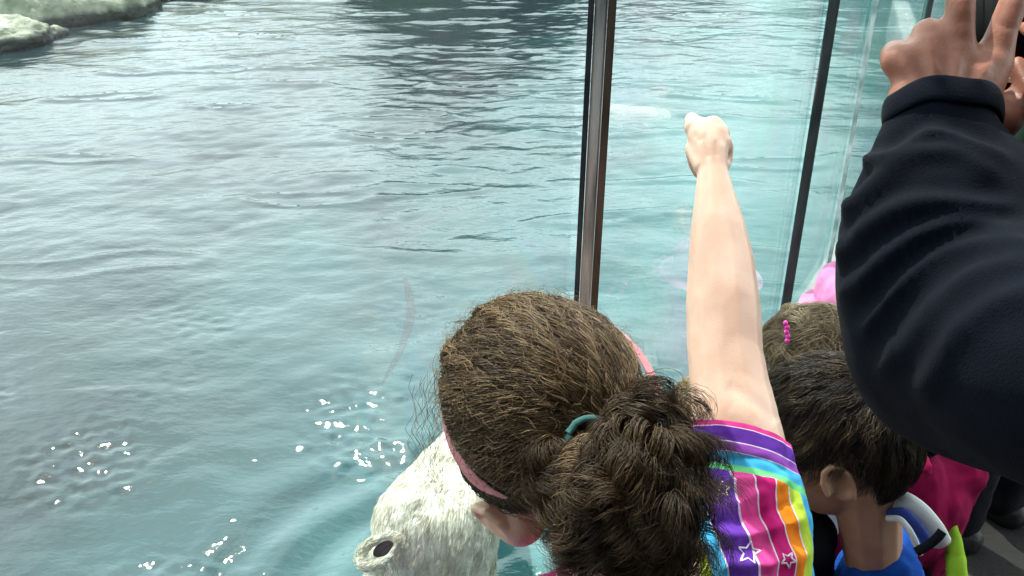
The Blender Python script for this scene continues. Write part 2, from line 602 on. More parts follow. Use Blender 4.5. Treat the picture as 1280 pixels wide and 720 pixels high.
# ------------------------------------------------------------------ rocks on the bank and round the pool
def rock(prims, label, seed, amp=0.07, voxel=0.02, scale=2.2, mat='rock', name='bank_rock', cat='rock', group='rocks on the pool bank'):
    bm = bmesh.new()
    ex, ey, ez = Vector((1, 0, 0)), Vector((0, 1, 0)), Vector((0, 0, 1))
    for c, r, rot in prims:
        X = Matrix.Rotation(rot, 3, 'Z') @ ex
        F = Matrix.Rotation(rot, 3, 'Z') @ ey
        ell(bm, c, X, F, ez, r)
    me = bake(bm, voxel, 3, name)
    disp_noise(me, scale, amp, seed)
    disp_noise(me, scale * 4.5, amp * 0.28, seed + 9, ridged=True)
    disp_noise(me, scale * 1.6, amp * 0.5, seed + 4, (1, 1, 3.5), ridged=True)
    o = link(name, me, M[mat])
    tag(o, label, cat, group)
    return o


a = onz(-35, 58, WZ)
rock([(a + Vector((-0.1, 0.05, 0.05)), (0.66, 0.5, 0.15), 0.2), (onz(30, 46, WZ) + Vector((0, 0, -0.02)), (0.36, 0.22, 0.10), 0.5)],
     'nearest flat grey-green rock at the left edge, with dark wet overhang', 3.1)
b_ = onz(-10, 26, WZ)
rock([(b_ + Vector((0, 0, 0.05)), (0.85, 0.30, 0.13), 0.06), (b_ + Vector((-0.7, 0.1, 0.05)), (0.6, 0.4, 0.2), 0)],
     'low rounded pale rock behind the nearest one, second from the water', 11.7)
c_ = onz(30, 3, WZ)
rock([(c_ + Vector((-0.1, 0.1, 0.08)), (1.05, 0.40, 0.15), 0.02)],
     'long pale flat rock slab at the top left corner of the view', 23.3)
d_ = onz(175, -3, WZ)
rock([(d_ + Vector((0, 0.05, 0.05)), (0.66, 0.40, 0.11), 0.25), (onz(228, -2, WZ), (0.30, 0.20, 0.10), 0.2)],
     'rightmost pale slab of the bank, ending in a dark wet edge', 31.9)
# bank behind, outside the picture but mirrored in the water
bankpts = [(-4.9, 8.7, 1.5, 0.5), (-7.2, 9.8, 1.9, 0.7), (-3.4, 10.8, 1.4, 0.45)]
for i, (x, y, r_, h) in enumerate(bankpts):
    rock([(Vector((x, y, WZ)), (r_, r_ * 0.7, h), 0.3 * i)], ['broad low boulder on the bank behind the flat slabs', 'large boulder at the far left of the bank', 'low wide boulder at the back of the left bank'][i], 40 + i * 7, amp=0.15, voxel=0.07, scale=0.9)


def back_wall():
    """artificial cliff round the far side of the pool, seen only as a reflection in the water"""
    xs = np.linspace(-15, 13, 150)
    zs = np.linspace(-0.2, 1, 26)
    hgt = []
    for x in xs:
        h = 1.42 + 0.4 * noise.noise(Vector((x * 0.6, 0, 5)))
        h += 1.5 * math.exp(-((x + 0.6) / 2.0) ** 4)           # dark den block in the middle
        h += 2.7 * math.exp(-((x - 7.4) / 1.9) ** 4)             # tall cliff at the right
        h += 0.35 * abs(noise.noise(Vector((x * 2.3, 3, 1))))
        hgt.append(h)
    verts, faces = [], []
    nx, nz = len(xs), len(zs)
    for layer in (0, 1):
        for j, z in enumerate(zs):
            for i, x in enumerate(xs):
                Y = 14.6 - 0.012 * x * x + (1.2 if layer else 0.0)
                Z = z * hgt[i]
                d = noise.fractal(Vector((x * 0.9, layer * 9, Z * 1.4)), 1, 2, 4)
                verts.append((x + 0.15 * d, Y + (0.45 * d if not layer else 0), Z))
    def id_(l_, j, i): return l_ * nx * nz + j * nx + i
    for j in range(nz - 1):
        for i in range(nx - 1):
            faces.append((id_(0, j, i), id_(0, j, i + 1), id_(0, j + 1, i + 1), id_(0, j + 1, i)))
            faces.append((id_(1, j, i + 1), id_(1, j, i), id_(1, j + 1, i), id_(1, j + 1, i + 1)))
    for i in range(nx - 1):
        faces.append((id_(0, nz - 1, i), id_(0, nz - 1, i + 1), id_(1, nz - 1, i + 1), id_(1, nz - 1, i)))
    me = bpy.data.meshes.new('rock_wall')
    me.from_pydata(verts, [], faces)
    smooth(me)
    o = link('rock_wall', me, M['darkrock'])
    tag(o, 'dark artificial rock cliff along the far side of the pool, mirrored in the water', 'rock wall')


back_wall()

# ------------------------------------------------------------------ glass barrier
def glass_mat():
    m, n, l, b = newmat('barrier_glass')
    n.remove(b)
    tr = n.new('ShaderNodeBsdfTransparent'); tr.inputs['Color'].default_value = (0.955, 0.985, 0.98, 1)
    gl = n.new('ShaderNodeBsdfGlossy'); gl.inputs['Roughness'].default_value = 0.015; gl.inputs['Color'].default_value = (1, 1, 1, 1)
    fr = n.new('ShaderNodeFresnel')
    gb = n.new('ShaderNodeNewGeometry')
    mi = n.new('ShaderNodeMapRange'); mi.inputs['To Min'].default_value = 1.24; mi.inputs['To Max'].default_value = 1 / 1.24
    l.new(gb.outputs['Backfacing'], mi.inputs['Value']); l.new(mi.outputs['Result'], fr.inputs['IOR'])
    ms = n.new('ShaderNodeMixShader')
    l.new(fr.outputs[0], ms.inputs['Fac']); l.new(tr.outputs[0], ms.inputs[1]); l.new(gl.outputs[0], ms.inputs[2])
    # dried splashes and finger smears, their colour tint painting in reflections
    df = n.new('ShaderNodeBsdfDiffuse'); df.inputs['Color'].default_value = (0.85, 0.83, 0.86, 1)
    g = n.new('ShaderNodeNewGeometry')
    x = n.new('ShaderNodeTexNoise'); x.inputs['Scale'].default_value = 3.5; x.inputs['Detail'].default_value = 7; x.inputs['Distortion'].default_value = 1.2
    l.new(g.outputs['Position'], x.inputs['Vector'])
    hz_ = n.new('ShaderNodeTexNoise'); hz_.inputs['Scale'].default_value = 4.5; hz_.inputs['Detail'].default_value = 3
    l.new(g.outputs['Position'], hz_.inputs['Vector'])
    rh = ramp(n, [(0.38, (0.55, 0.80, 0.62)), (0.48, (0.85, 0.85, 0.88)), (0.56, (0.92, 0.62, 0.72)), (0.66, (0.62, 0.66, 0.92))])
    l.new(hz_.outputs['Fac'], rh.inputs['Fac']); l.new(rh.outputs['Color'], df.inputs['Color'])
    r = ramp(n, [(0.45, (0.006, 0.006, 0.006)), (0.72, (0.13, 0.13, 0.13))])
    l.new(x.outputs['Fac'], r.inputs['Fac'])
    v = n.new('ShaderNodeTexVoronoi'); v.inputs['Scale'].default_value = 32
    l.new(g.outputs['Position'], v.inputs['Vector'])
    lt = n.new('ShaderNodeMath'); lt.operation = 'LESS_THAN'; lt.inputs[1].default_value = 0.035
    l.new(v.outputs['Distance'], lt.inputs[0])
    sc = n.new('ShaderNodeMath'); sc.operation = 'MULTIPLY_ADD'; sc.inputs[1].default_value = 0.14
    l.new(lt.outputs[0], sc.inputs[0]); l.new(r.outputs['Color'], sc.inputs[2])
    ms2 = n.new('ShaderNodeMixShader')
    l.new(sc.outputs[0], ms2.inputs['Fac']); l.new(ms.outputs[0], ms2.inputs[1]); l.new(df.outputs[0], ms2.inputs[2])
    l.new(ms2.outputs[0], n['Material Output'].inputs['Surface'])
    return m


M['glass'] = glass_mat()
M['post'] = mat_noise('post_metal', (0.22, 0.24, 0.25), (0.80, 0.82, 0.80), scale=5, rough=0.35, bump=0.15, bscale=90, metallic=0.25, stretch=(9, 9, 1.1), lo=0.32, hi=0.6, bdist=0.001)
M['gasket'] = mat_noise('gasket', (0.02, 0.028, 0.036), (0.05, 0.06, 0.07), scale=20, rough=0.45, bump=0.1)
M['postdark'] = mat_noise('post_paint', (0.018, 0.024, 0.026), (0.04, 0.048, 0.05), scale=12, rough=0.45, bump=0.1, stretch=(4, 4, 1))
M['bronze'] = mat_noise('post_side', (0.07, 0.055, 0.045), (0.16, 0.12, 0.10), scale=12, rough=0.4, bump=0.1, stretch=(4, 4, 1), metallic=0.4)


def obox(bm, c, t, w, dpt, z0, z1, lean=0.0, bev=0.002):
    """box centred at c, long side along unit vector t (w) and across it (dpt)"""
    nrm = Vector((-t.y, t.x, 0))
    tb = bmesh.new()
    vs = []
    for z, sx in ((z0, -lean), (z1, lean)):
        for sa, sb in ((-1, -1), (1, -1), (1, 1), (-1, 1)):
            p = c + t * (w / 2 * sa) + nrm * (dpt / 2 * sb)
            vs.append(tb.verts.new((p.x + sx, p.y, z)))
    for f in ((3, 2, 1, 0), (4, 5, 6, 7), (0, 1, 5, 4), (1, 2, 6, 5), (2, 3, 7, 6), (3, 0, 4, 7)):
        tb.faces.new([vs[i] for i in f])
    if bev:
        bmesh.ops.bevel(tb, geom=list(tb.edges), offset=bev, segments=2, affect='EDGES')
    merge(bm, tb)


def mk(bm, name, mat, parent=None, sm=False):
    bmesh.ops.recalc_face_normals(bm, faces=bm.faces)
    me = bpy.data.meshes.new(name)
    bm.to_mesh(me); bm.free()
    if sm: smooth(me)
    return link(name, me, mat, parent)


TOP = 2.3
# the near post: silver face between two dark side channels
vdir = Vector((0.10, 1, 0)).normalized()
acr = Vector((vdir.y, -vdir.x, 0))
GB = empty('glass_barrier', (0.1, 0.96, 0), 'tall clear glass barrier with dark metal posts between the crowd and the pool', 'glass barrier')
for i, p in enumerate(POSTS):
    if i == 1:
        bm = bmesh.new(); obox(bm, p + acr * 0.0105 + vdir * 0.006, acr, 0.0085, 0.034, 0.37, TOP, 0.011, 0.001); po = mk(bm, 'post', M['bronze'], GB)
        po['label'] = 'wide near post with a streaky silver face'
        bm = bmesh.new(); obox(bm, p + acr * -0.001, acr, 0.0135, 0.016, 0.37, TOP, 0.011); mk(bm, 'face_strip', M['post']).parent = po
        bm = bmesh.new(); obox(bm, p + acr * -0.0115 + vdir * 0.004, acr, 0.006, 0.03, 0.37, TOP, 0.011, 0.001); mk(bm, 'gasket', M['gasket']).parent = po
    else:
        w = [0.028, 0, 0.0225, 0.022, 0.03, 0.03][i]
        va = Vector((p.x, p.y, 0)).normalized(); ac = Vector((va.y, -va.x, 0))
        bm = bmesh.new(); obox(bm, p, ac, w, 0.03, 0.37, TOP); po = mk(bm, 'post', M['postdark'], GB)
        bm = bmesh.new(); obox(bm, p + ac * (w / 2 + 0.0012), ac, 0.002, 0.024, 0.37, TOP, 0, 0); mk(bm, 'gasket', M['gasket']).parent = po
for i in range(5):
    p, q = POSTS[i], POSTS[i + 1]
    t = (q - p).normalized()
    L = (q - p).length
    bm = bmesh.new()
    obox(bm, (p + q) / 2 + Vector((-t.y, t.x, 0)) * 0.008, t, L - 0.045, 0.010, 0.37, TOP - 0.02, 0, 0)
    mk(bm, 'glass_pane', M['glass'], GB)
    bm = bmesh.new()
    obox(bm, (p + q) / 2, t, L + 0.02, 0.14, 0.0, 0.36, 0, 0.006)
    mk(bm, 'low_wall', M['wallc'], GB)
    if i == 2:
        # a panel joint: glare on the glass edge is put into its pale colour
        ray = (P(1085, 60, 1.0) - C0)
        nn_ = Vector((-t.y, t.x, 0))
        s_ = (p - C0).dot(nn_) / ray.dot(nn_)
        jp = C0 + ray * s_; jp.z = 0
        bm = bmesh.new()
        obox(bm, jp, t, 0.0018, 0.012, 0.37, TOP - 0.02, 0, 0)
        m2 = mat_noise('edge_glare', (0.25, 0.35, 0.33), (0.75, 0.85, 0.82), scale=30, rough=0.2, bump=0, stretch=(1, 1, 0.5))
        mk(bm, 'glass_joint_glare', m2, GB)

# painted reflection: a faint pinkish arc down the big pane
p, q = POSTS[0], POSTS[1]
t = (q - p).normalized(); nn_ = Vector((-t.y, t.x, 0))
def on_pane(px, py):
    ray = P(px, py, 1.0) - C0
    return C0 + ray * (((p - C0).dot(nn_) - 0.0005) / ray.dot(nn_))
ms_, n_, l_, b_s = newmat('pink_reflection')
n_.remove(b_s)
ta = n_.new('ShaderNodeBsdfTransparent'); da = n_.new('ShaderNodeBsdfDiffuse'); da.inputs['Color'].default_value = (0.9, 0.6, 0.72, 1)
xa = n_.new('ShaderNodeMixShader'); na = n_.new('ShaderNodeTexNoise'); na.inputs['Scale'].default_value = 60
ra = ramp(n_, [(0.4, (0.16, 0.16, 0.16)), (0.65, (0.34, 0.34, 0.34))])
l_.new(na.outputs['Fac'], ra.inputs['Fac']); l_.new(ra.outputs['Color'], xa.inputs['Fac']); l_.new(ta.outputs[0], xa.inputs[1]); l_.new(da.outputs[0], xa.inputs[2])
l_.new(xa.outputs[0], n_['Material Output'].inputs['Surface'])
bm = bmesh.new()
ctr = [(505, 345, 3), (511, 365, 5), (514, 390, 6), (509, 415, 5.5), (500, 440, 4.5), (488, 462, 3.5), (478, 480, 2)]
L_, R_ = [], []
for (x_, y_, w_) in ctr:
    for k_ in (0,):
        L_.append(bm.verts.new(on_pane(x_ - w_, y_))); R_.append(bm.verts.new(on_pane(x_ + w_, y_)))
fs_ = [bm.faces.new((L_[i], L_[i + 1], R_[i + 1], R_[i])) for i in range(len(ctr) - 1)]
mk(bm, 'pink_reflection', ms_, GB)

# unseen wall and roof, added behind the photographer to block sky light
bm = bmesh.new()
obox(bm, Vector((1.0, -3.2, 0)), Vector((1, 0, 0)), 12.0, 0.25, 0.0, 4.2, 0, 0.01)
obox(bm, Vector((1.0, -1.75, 0)), Vector((1, 0, 0)), 12.0, 2.9, 2.75, 2.9, 0, 0.01)
SH = mk(bm, 'sky_block_wall', mat_noise('sky_block_timber', (0.03, 0.026, 0.022), (0.07, 0.06, 0.05), scale=4, rough=0.85, bump=0.4, stretch=(6, 1, 0.3)))
tag(SH, 'unseen dark wall and roof added behind the crowd to block sky light', 'wall')

# ------------------------------------------------------------------ people
def frame_from(F, U):
    F = F.normalized()
    X = F.cross(U).normalized()
    U = X.cross(F).normalized()
    return X, F, U


def head_prims(bm, c, X, F, U, s, ears=True, skull=True):
    if skull: ell(bm, c, X, F, U, (0.071 * s, 0.088 * s, 0.084 * s), 3)
    ell(bm, c + F * 0.03 * s - U * 0.035 * s, X, F, U, (0.056 * s, 0.058 * s, 0.072 * s), 3)
    cap(bm, c + F * 0.05 * s - U * 0.085 * s, 0.024 * s, c - U * 0.06 * s, 0.045 * s)
    # nose, brow, cheeks, lips
    cap(bm, c + F * 0.086 * s - U * 0.012 * s, 0.007 * s, c + F * 0.104 * s - U * 0.040 * s, 0.010 * s)
    for sg in (-1, 1):
        cap(bm, c + F * 0.082 * s + X * (0.012 * sg * s) + U * 0.008 * s, 0.008 * s, c + F * 0.072 * s + X * (0.040 * sg * s) + U * 0.006 * s, 0.008 * s)
        ell(bm, c + F * 0.062 * s + X * (0.030 * sg * s) - U * 0.040 * s, X, F, U, (0.022 * s, 0.018 * s, 0.02 * s), 2)
        cap(bm, c + F * 0.091 * s - U * 0.040 * s + X * 0.006 * sg * s, 0.006 * s, c + F * 0.088 * s - U * 0.042 * s + X * 0.011 * sg * s, 0.005 * s)
        if ears:
            e = c + X * (0.073 * sg * s) - U * 0.022 * s - F * 0.008 * s
            Xe = (X * sg - F * 0.45).normalized(); Fe = (F + X * sg * 0.45).normalized()
            ell(bm, e + Xe * 0.004 * s, Xe, Fe, U, (0.0042 * s, 0.0155 * s, 0.0250 * s), 2)
            pts = []
            for k in range(9):
                a_ = R(-55 + k * 36)
                q_ = e + Xe * 0.0115 * s + Fe * (-0.0155 * s * math.cos(a_)) + U * (0.0255 * s * math.sin(a_))
                pts.append((q_, (0.0046 if k not in (0, 8) else 0.0055) * s))
            chain(bm, pts[:8], 1)
            cap(bm, e - Fe * 0.002 * s - U * 0.02 * s + Xe * 0.006 * s, 0.007 * s, e - U * 0.006 * s, 0.008 * s, 1)
    cap(bm, c + F * 0.083 * s - U * 0.066 * s - X * 0.016 * s, 0.0055 * s, c + F * 0.089 * s - U * 0.064 * s, 0.007 * s)
    cap(bm, c + F * 0.083 * s - U * 0.066 * s + X * 0.016 * s, 0.0055 * s, c + F * 0.089 * s - U * 0.064 * s, 0.007 * s)


def eyes(c, X, F, U, s, parent):
    for sg in (-1, 1):
        bm = bmesh.new()
        ec = c + F * 0.0775 * s + X * (0.029 * sg * s) - U * 0.010 * s
        ell(bm, ec, X, F, U, (0.0125 * s, 0.009 * s, 0.0085 * s), 2)
        o = mk(bm, 'eye', M['eye'], parent, True)
        bm = bmesh.new()
        ell(bm, ec + F * 0.0072 * s, X, F, U, (0.0055 * s, 0.0028 * s, 0.0055 * s), 2)
        o2 = mk(bm, 'iris', M['iris'], None, True)
        o2.parent = o
        o2.matrix_parent_inverse = o.matrix_parent_inverse.copy() @ Matrix.Identity(4)
        o2.matrix_parent_inverse = Matrix.Identity(4)


def curl(S, amp, freq, seed=0, ramp_in=0.15, phase=None, jit=0.3, surf=False):
    """add helical curl to strands S (N,K,3)"""
    N, K, _ = S.shape
    T = np.gradient(S, axis=1); T /= np.linalg.norm(T, axis=2, keepdims=True) + 1e-9
    ref = np.tile(np.array([0.3, 0.5, 0.8]), (N, 1))[:, None, :]
    A = np.cross(T, ref); A /= np.linalg.norm(A, axis=2, keepdims=True) + 1e-9
    B = np.cross(T, A)
    s = np.linspace(0, 1, K)[None, :]
    ph = rng.random((N, 1)) * 0.9 + seed if phase is None else phase[:, None]
    fr = (freq if np.ndim(freq) == 0 else np.asarray(freq)[:, None]) * (1 - jit / 2 + jit * rng.random((N, 1)))
    a = amp * np.clip(s / ramp_in, 0, 1)
    ang = 2 * math.pi * (fr * s) + ph * 6.28
    if surf:      # strands lying on a scalp centred at the origin: wave sideways, never sink in
        B = S / (np.linalg.norm(S, axis=2, keepdims=True) + 1e-9)
        A = np.cross(T, B); A /= np.linalg.norm(A, axis=2, keepdims=True) + 1e-9
        return S + A * (a * np.cos(ang))[:, :, None] + B * (a * 0.45 * (1 + np.sin(ang)))[:, :, None]
    return S + A * (a * np.cos(ang))[:, :, None] + B * (a * np.sin(ang))[:, :, None]


def clump(L, S, ng, wmax=0.8, start=0.15, tight=0.12):
    """gather strands into locks: pull each towards the path of its nearest guide strand"""
    g = rng.choice(len(L), ng, replace=False)
    near = np.argmax(L @ L[g].T, axis=1)
    gi = g[near]
    K = S.shape[1]
    t = np.linspace(0, 1, K)
    w = wmax * np.clip((t - start * 0.3) / (1 - start), 0, 1) ** 0.7
    G_ = S[gi]
    return S + (G_ - S) * w[None, :, None] * (1 - tight), near


def hair_cap(c, X, F, U, s, grow, facecut):
    """closed scalp shell under the strands"""
    bm = bmesh.new()
    ell(bm, c, X, F, U, ((0.071 + grow) * s, (0.088 + grow) * s, (0.084 + grow) * s), 4)
    dead = []
    for v in bm.verts:
        q = (v.co - c)
        lx, ly, lz = q.dot(X) / s, q.dot(F) / s, q.dot(U) / s
        if facecut(lx, ly, lz): dead.append(v)
    bmesh.ops.delete(bm, geom=dead, context='VERTS')
    me = bpy.data.meshes.new('cap'); bm.to_mesh(me); bm.free()
    return me


def std_cut(lx, ly, lz):
    return (ly > 0.03 and lz < 0.045) or (lz < -0.045 and ly > -0.045) or (lz < -0.07) or (abs(lx) > 0.052 and lz < 0.008 and ly > -0.042)


def short_hair(c, X, F, U, s, mat, parent, n=3500, length=0.04, K=7, wave=0.002, swirl=(0.0, -0.055, 0.065), rad=0.0005, messy=0.35, grow=0.006, cut=std_cut, lift=0.18, lock=0.8):
    Xn, Fn, Un, cn = map(np.array, (X, F, U, c))
    L = []
    sw = np.array(swirl); sw = sw / np.linalg.norm(sw)
    while len(L) < n:
        v = rng.normal(size=3); v /= np.linalg.norm(v)
        q = v * np.array([0.071, 0.088, 0.084])
        if cut(*q): continue
        L.append(v)
    L = np.array(L)
    rad3 = np.array([0.071 + grow, 0.088 + grow, 0.084 + grow])
    # comb away from the crown, tilted to the front on top
    tdir = L - sw[None] * (L @ sw)[:, None] * 1.0
    tdir = L * (L @ sw)[:, None] - sw[None]          # gradient away from crown
    tdir += np.array([0, 0.35, 0])[None] * (L[:, 2:3] > 0.2)
    clumpn = np.array([[noise.noise(Vector(v * 5)), noise.noise(Vector(v * 5 + 9)), noise.noise(Vector(v * 5 - 7))] for v in L])
    tdir += clumpn * messy * 3 + rng.normal(size=L.shape) * messy * 0.35
    tdir -= L * np.sum(tdir * L, axis=1, keepdims=True)
    tdir /= np.linalg.norm(tdir, axis=1, keepdims=True) + 1e-9
    S = np.zeros((n, K, 3))
    lens = length * (0.7 + 0.6 * rng.random(n)) / 0.082
    up = lift * (0.5 + rng.random(n))
    for k in range(K):
        t = k / (K - 1)
        d = L + tdir * (lens * t)[:, None]
        d /= np.linalg.norm(d, axis=1, keepdims=True)
        S[:, k] = d * rad3[None] * (1 + up * np.sin(t * 1.7) * 0.6)[:, None]
    S, near = clump(L, S, max(60, n // 28), lock)
    lk = rng.random(n)[near]
    S = S * (1 + 0.035 * (lk - 0.4))[:, None, None]
    S = curl(S, wave * 1.6, 1.4, phase=lk * 6 + rng.random(n) * 0.1, jit=0.1, surf=True)
    W = cn + s * (S[..., 0:1] * Xn + S[..., 1:2] * Fn + S[..., 2:3] * Un)
    at = np.clip(0.15 + lk * 0.6 + clumpn[:, 0] * 0.5 + rng.normal(size=n) * 0.15, 0, 1)
    return tubes('hair', W, rad * s, mat, parent, extra=hair_cap(c, X, F, U, s, grow * 0.9, cut), attr=at)


def hand_prims(bm, w, d, up_, s, curlf=0.6):
    """relaxed hand at wrist w, pointing along d; up_ = back-of-hand normal"""
    side = d.cross(up_).normalized()
    cap(bm, w, 0.022 * s, w + d * 0.04 * s, 0.026 * s)
    for k in range(4):
        off = (k - 1.5) * 0.017 * s
        L = [0.055, 0.068, 0.063, 0.048][k] * s
        a0 = w + side * off + d * 0.062 * s
        cap(bm, w + side * off * 0.8 + d * 0.02 * s, 0.012 * s, a0, 0.010 * s, 1)
        dd = (d - up_ * curlf * 0.4).normalized()
        a1 = a0 + dd * L * 0.45
        dd = (d - up_ * curlf * 1.1).normalized()
        a2 = a1 + dd * L * 0.32
        dd = (d - up_ * curlf * 2.4).normalized()
        a3 = a2 + dd * L * 0.25
        chain(bm, [(a0, 0.0085 * s), (a1, 0.0078 * s), (a2, 0.007 * s), (a3, 0.006 * s)], 1)
    t0 = w + d * 0.015 * s - side * 0.02 * s
    chain(bm, [(t0, 0.011 * s), (t0 + d * 0.03 * s - side * 0.02 * s - up_ * 0.01 * s, 0.010 * s), (t0 + d * 0.058 * s - side * 0.022 * s - up_ * 0.016 * s, 0.008 * s)], 1)


def person(label, hc, yaw, pitch, s, h_scale, skinm, top, legs, shoes=None, roll=0.0, group=None, arms=((0.25, 0.3), (0.25, 0.3)), voxel=0.005, sleeve=0.95, hem=0.0, drop=0.0):
    """standing visitor: hc head centre, yaw heading (0 = +Y, + = left), all the way down to the ground"""
    E = empty('person', (hc.x, hc.y, 0), label, 'person', group)
    rot = Matrix.Rotation(yaw, 3, 'Z')
    bodyF = rot @ Vector((0, 1, 0)); bodyX = rot @ Vector((1, 0, 0)); Z = Vector((0, 0, 1))
    F = (rot @ Matrix.Rotation(-pitch, 3, 'X') @ Vector((0, 1, 0)))
    U = (rot @ Matrix.Rotation(-pitch, 3, 'X') @ Matrix.Rotation(roll, 3, 'Y') @ Vector((0, 0, 1)))
    X, F, U = frame_from(F, U)
    H = hc.z + 0.085 * s                       # standing height
    k = h_scale                                # body width scale
    nb = hc - U * 0.10 * s - bodyF * 0.03 * s - Vector((0, 0, drop))  # neck bottom
    sh_z = nb.z - 0.035 * k
    hip_z = H * 0.50
    bm = bmesh.new()
    head_prims(bm, hc, X, F, U, s)
    chain(bm, [(hc - U * 0.045 * s - F * 0.02 * s, 0.045 * s), (nb - Z * 0.03 * k, 0.040 * s * max(0.85, k / s))])
    base = Vector((nb.x, nb.y, 0)) - bodyF * 0.01
    def body(bm, g, arm_t=1.0, legs_t=1.0, part='all'):
        shl = 0.125 * k
        if part in ('all', 'top'):
            a_, b1 = base + bodyX * -shl + Z * sh_z, base + bodyX * shl + Z * sh_z
            cap(bm, a_ + Z * -0.02 * k, 0.042 * k + g, b1 + Z * -0.02 * k, 0.042 * k + g)
            cap(bm, base + Z * (sh_z - 0.0), 0.055 * k + g, base + Z * (sh_z - 0.12 * k), 0.09 * k + g)
            for sg in (-1, 1):
                cap(bm, base + bodyX * (0.055 * sg * k) + Z * (sh_z - 0.07 * k), 0.072 * k + g, base + bodyX * (0.05 * sg * k) + Z * (hip_z + 0.03 - hem), 0.07 * k + g)
            for sg, (out, fwd) in zip((-1, 1), arms):
                s0 = base + bodyX * (shl * sg) + Z * (sh_z - 0.02 * k)
                L1 = 0.155 * H
                el = s0 + (bodyX * sg * out - Z * 1.0 + bodyF * 0.1).normalized() * L1
                wr = el + (bodyX * sg * out * 0.2 - Z * (1 - fwd) + bodyF * (0.2 + fwd)).normalized() * L1 * 0.92
                wt = el + (wr - el) * arm_t
                chain(bm, [(s0, 0.038 * k + g), (el, 0.029 * k + g), (wt, 0.021 * k + g)])
                if part == 'all':
                    d_ = (wr - el).normalized()
                    hand_prims(bm, wr, d_, (Z - d_ * d_.z).normalized(), 0.8 * k)
        if part in ('all', 'legs'):
            cap(bm, base + bodyX * -0.05 * k + Z * (hip_z + 0.05), 0.075 * k + g, base + bodyX * 0.05 * k + Z * (hip_z + 0.05), 0.075 * k + g)
            for sg in (-1, 1):
                hp = base + bodyX * (0.055 * sg * k) + Z * hip_z
                kn = base + bodyX * (0.065 * sg * k) + Z * (H * 0.27) + bodyF * 0.01
                an = base + bodyX * (0.07 * sg * k) + Z * 0.065
                chain(bm, [(hp, 0.068 * k + g), (kn, 0.046 * k + g), (an, 0.032 * k + g)])
                if part == 'all':
                    cap(bm, an, 0.028 * k, an + bodyF * 0.09 * k - Z * 0.03, 0.026 * k)
    body(bm, 0.0)
    o = link('body', bake(bm, voxel, 3, 'body'), skinm, E)
    eyes(hc, X, F, U, s, E)
    bm = bmesh.new(); body(bm, 0.012 * k, sleeve, part='top')
    me = bake(bm, voxel, 5, 'jacket'); disp_noise(me, 16, 0.006, hc.x * 10, (1, 1, 0.6))
    link('jacket', me, top, E)
    bm = bmesh.new(); body(bm, 0.010 * k, part='legs')
    me = bake(bm, voxel * 1.3, 4, 'trousers'); disp_noise(me, 14, 0.006, hc.y * 10)
    link('trousers', me, legs, E)
    for sg in (-1, 1):
        an = base + bodyX * (0.07 * sg * k) + Z * 0.05
        bm = bmesh.new()
        cap(bm, an - Z * 0.01, 0.036 * k, an + bodyF * 0.10 * k - Z * 0.018, 0.030 * k)
        cap(bm, an - bodyF * 0.02 * k - Z * 0.015, 0.034 * k, an + bodyF * 0.05 * k - Z * 0.012, 0.034 * k)
        me = bake(bm, 0.006, 3, 'shoe')
        co = coords(me); co[:, 2] = np.maximum(co[:, 2], 0.004); setco(me, co)
        link('shoe', me, shoes or M['shoe'], E)
    return E, (hc, X, F, U, s)


# ---- girl in front, pointing: built from measured limb paths -------------------------------
HC = P(684, 503, 0.83)
gX = (RT * 0.70 + UPV * 0.70).normalized()
gF = (RT * -0.22 + UPV * 0.22 + FW * 0.95).normalized()
gX, gF, gU = frame_from(gF, (RT * -0.66 + UPV * 0.66 - FW * 0.34))
GS = 1.06
G = empty('person', (HC.x + 0.05, HC.y - 0.05, 0), 'pointing girl with curly brown ponytail, pink headband and rainbow striped top', 'person')
bm = bmesh.new()
HC2 = P(682, 541, 0.83)
head_prims(bm, HC2, gX, gF, gU, 1.12, skull=False)
ell(bm, HC2 - gU * 0.018, gX, gF, gU, (0.064, 0.07, 0.06))
ell(bm, HC, gX, gF, gU, (0.071 * GS, 0.088 * GS, 0.084 * GS))
ell(bm, P(692, 535, 0.83), gX, gF, gU, (0.078, 0.080, 0.078))
pch(bm, [(650, 618, 0.845, 46), (690, 590, 0.84, 62)], 3)
pch(bm, [(632, 640, 0.835, 30), (650, 650, 0.83, 33)], 3)
# neck and trunk
pch(bm, [(718, 560, 0.83, 55), (762, 660, 0.80, 62), (800, 730, 0.80, 80)])
hipc = Vector((0.10, 0.42, 0.72))
chest = P(815, 850, 0.86)
pch(bm, [(800, 760, 0.82, 85), (925, 640, 0.93, 62)])
pch(bm, [(790, 760, 0.82, 85), (690, 790, 0.80, 62)])
chain(bm, [(P(850, 800, 0.86), 0.085), (hipc + Vector((0.05, 0, 0.08)), 0.085)])
chain(bm, [(P(760, 810, 0.84), 0.08), (hipc + Vector((-0.05, 0, 0.08)), 0.085)])
for sg in (-1, 1):
    hp = hipc + Vector((0.06 * sg, 0, 0)); kn = hipc + Vector((0.07 * sg, 0.04, -0.36)); an = Vector((hipc.x + 0.075 * sg, hipc.y + 0.02, 0.06))
    chain(bm, [(hp, 0.075), (kn, 0.05), (an, 0.034)])
    cap(bm, an, 0.03, an + Vector((0, 0.09, -0.03)), 0.026)
# raised right arm, shoulder -> elbow -> wrist
pch(bm, [(930, 600, 0.945, 62), (920, 535, 0.965, 56), (913, 490, 0.985, 50.5), (906, 440, 1.005, 47.5), (904, 385, 1.025, 47), (902, 335, 1.045, 42),
         (898, 290, 1.06, 35), (894, 250, 1.075, 26), (891, 216, 1.09, 19.5)])
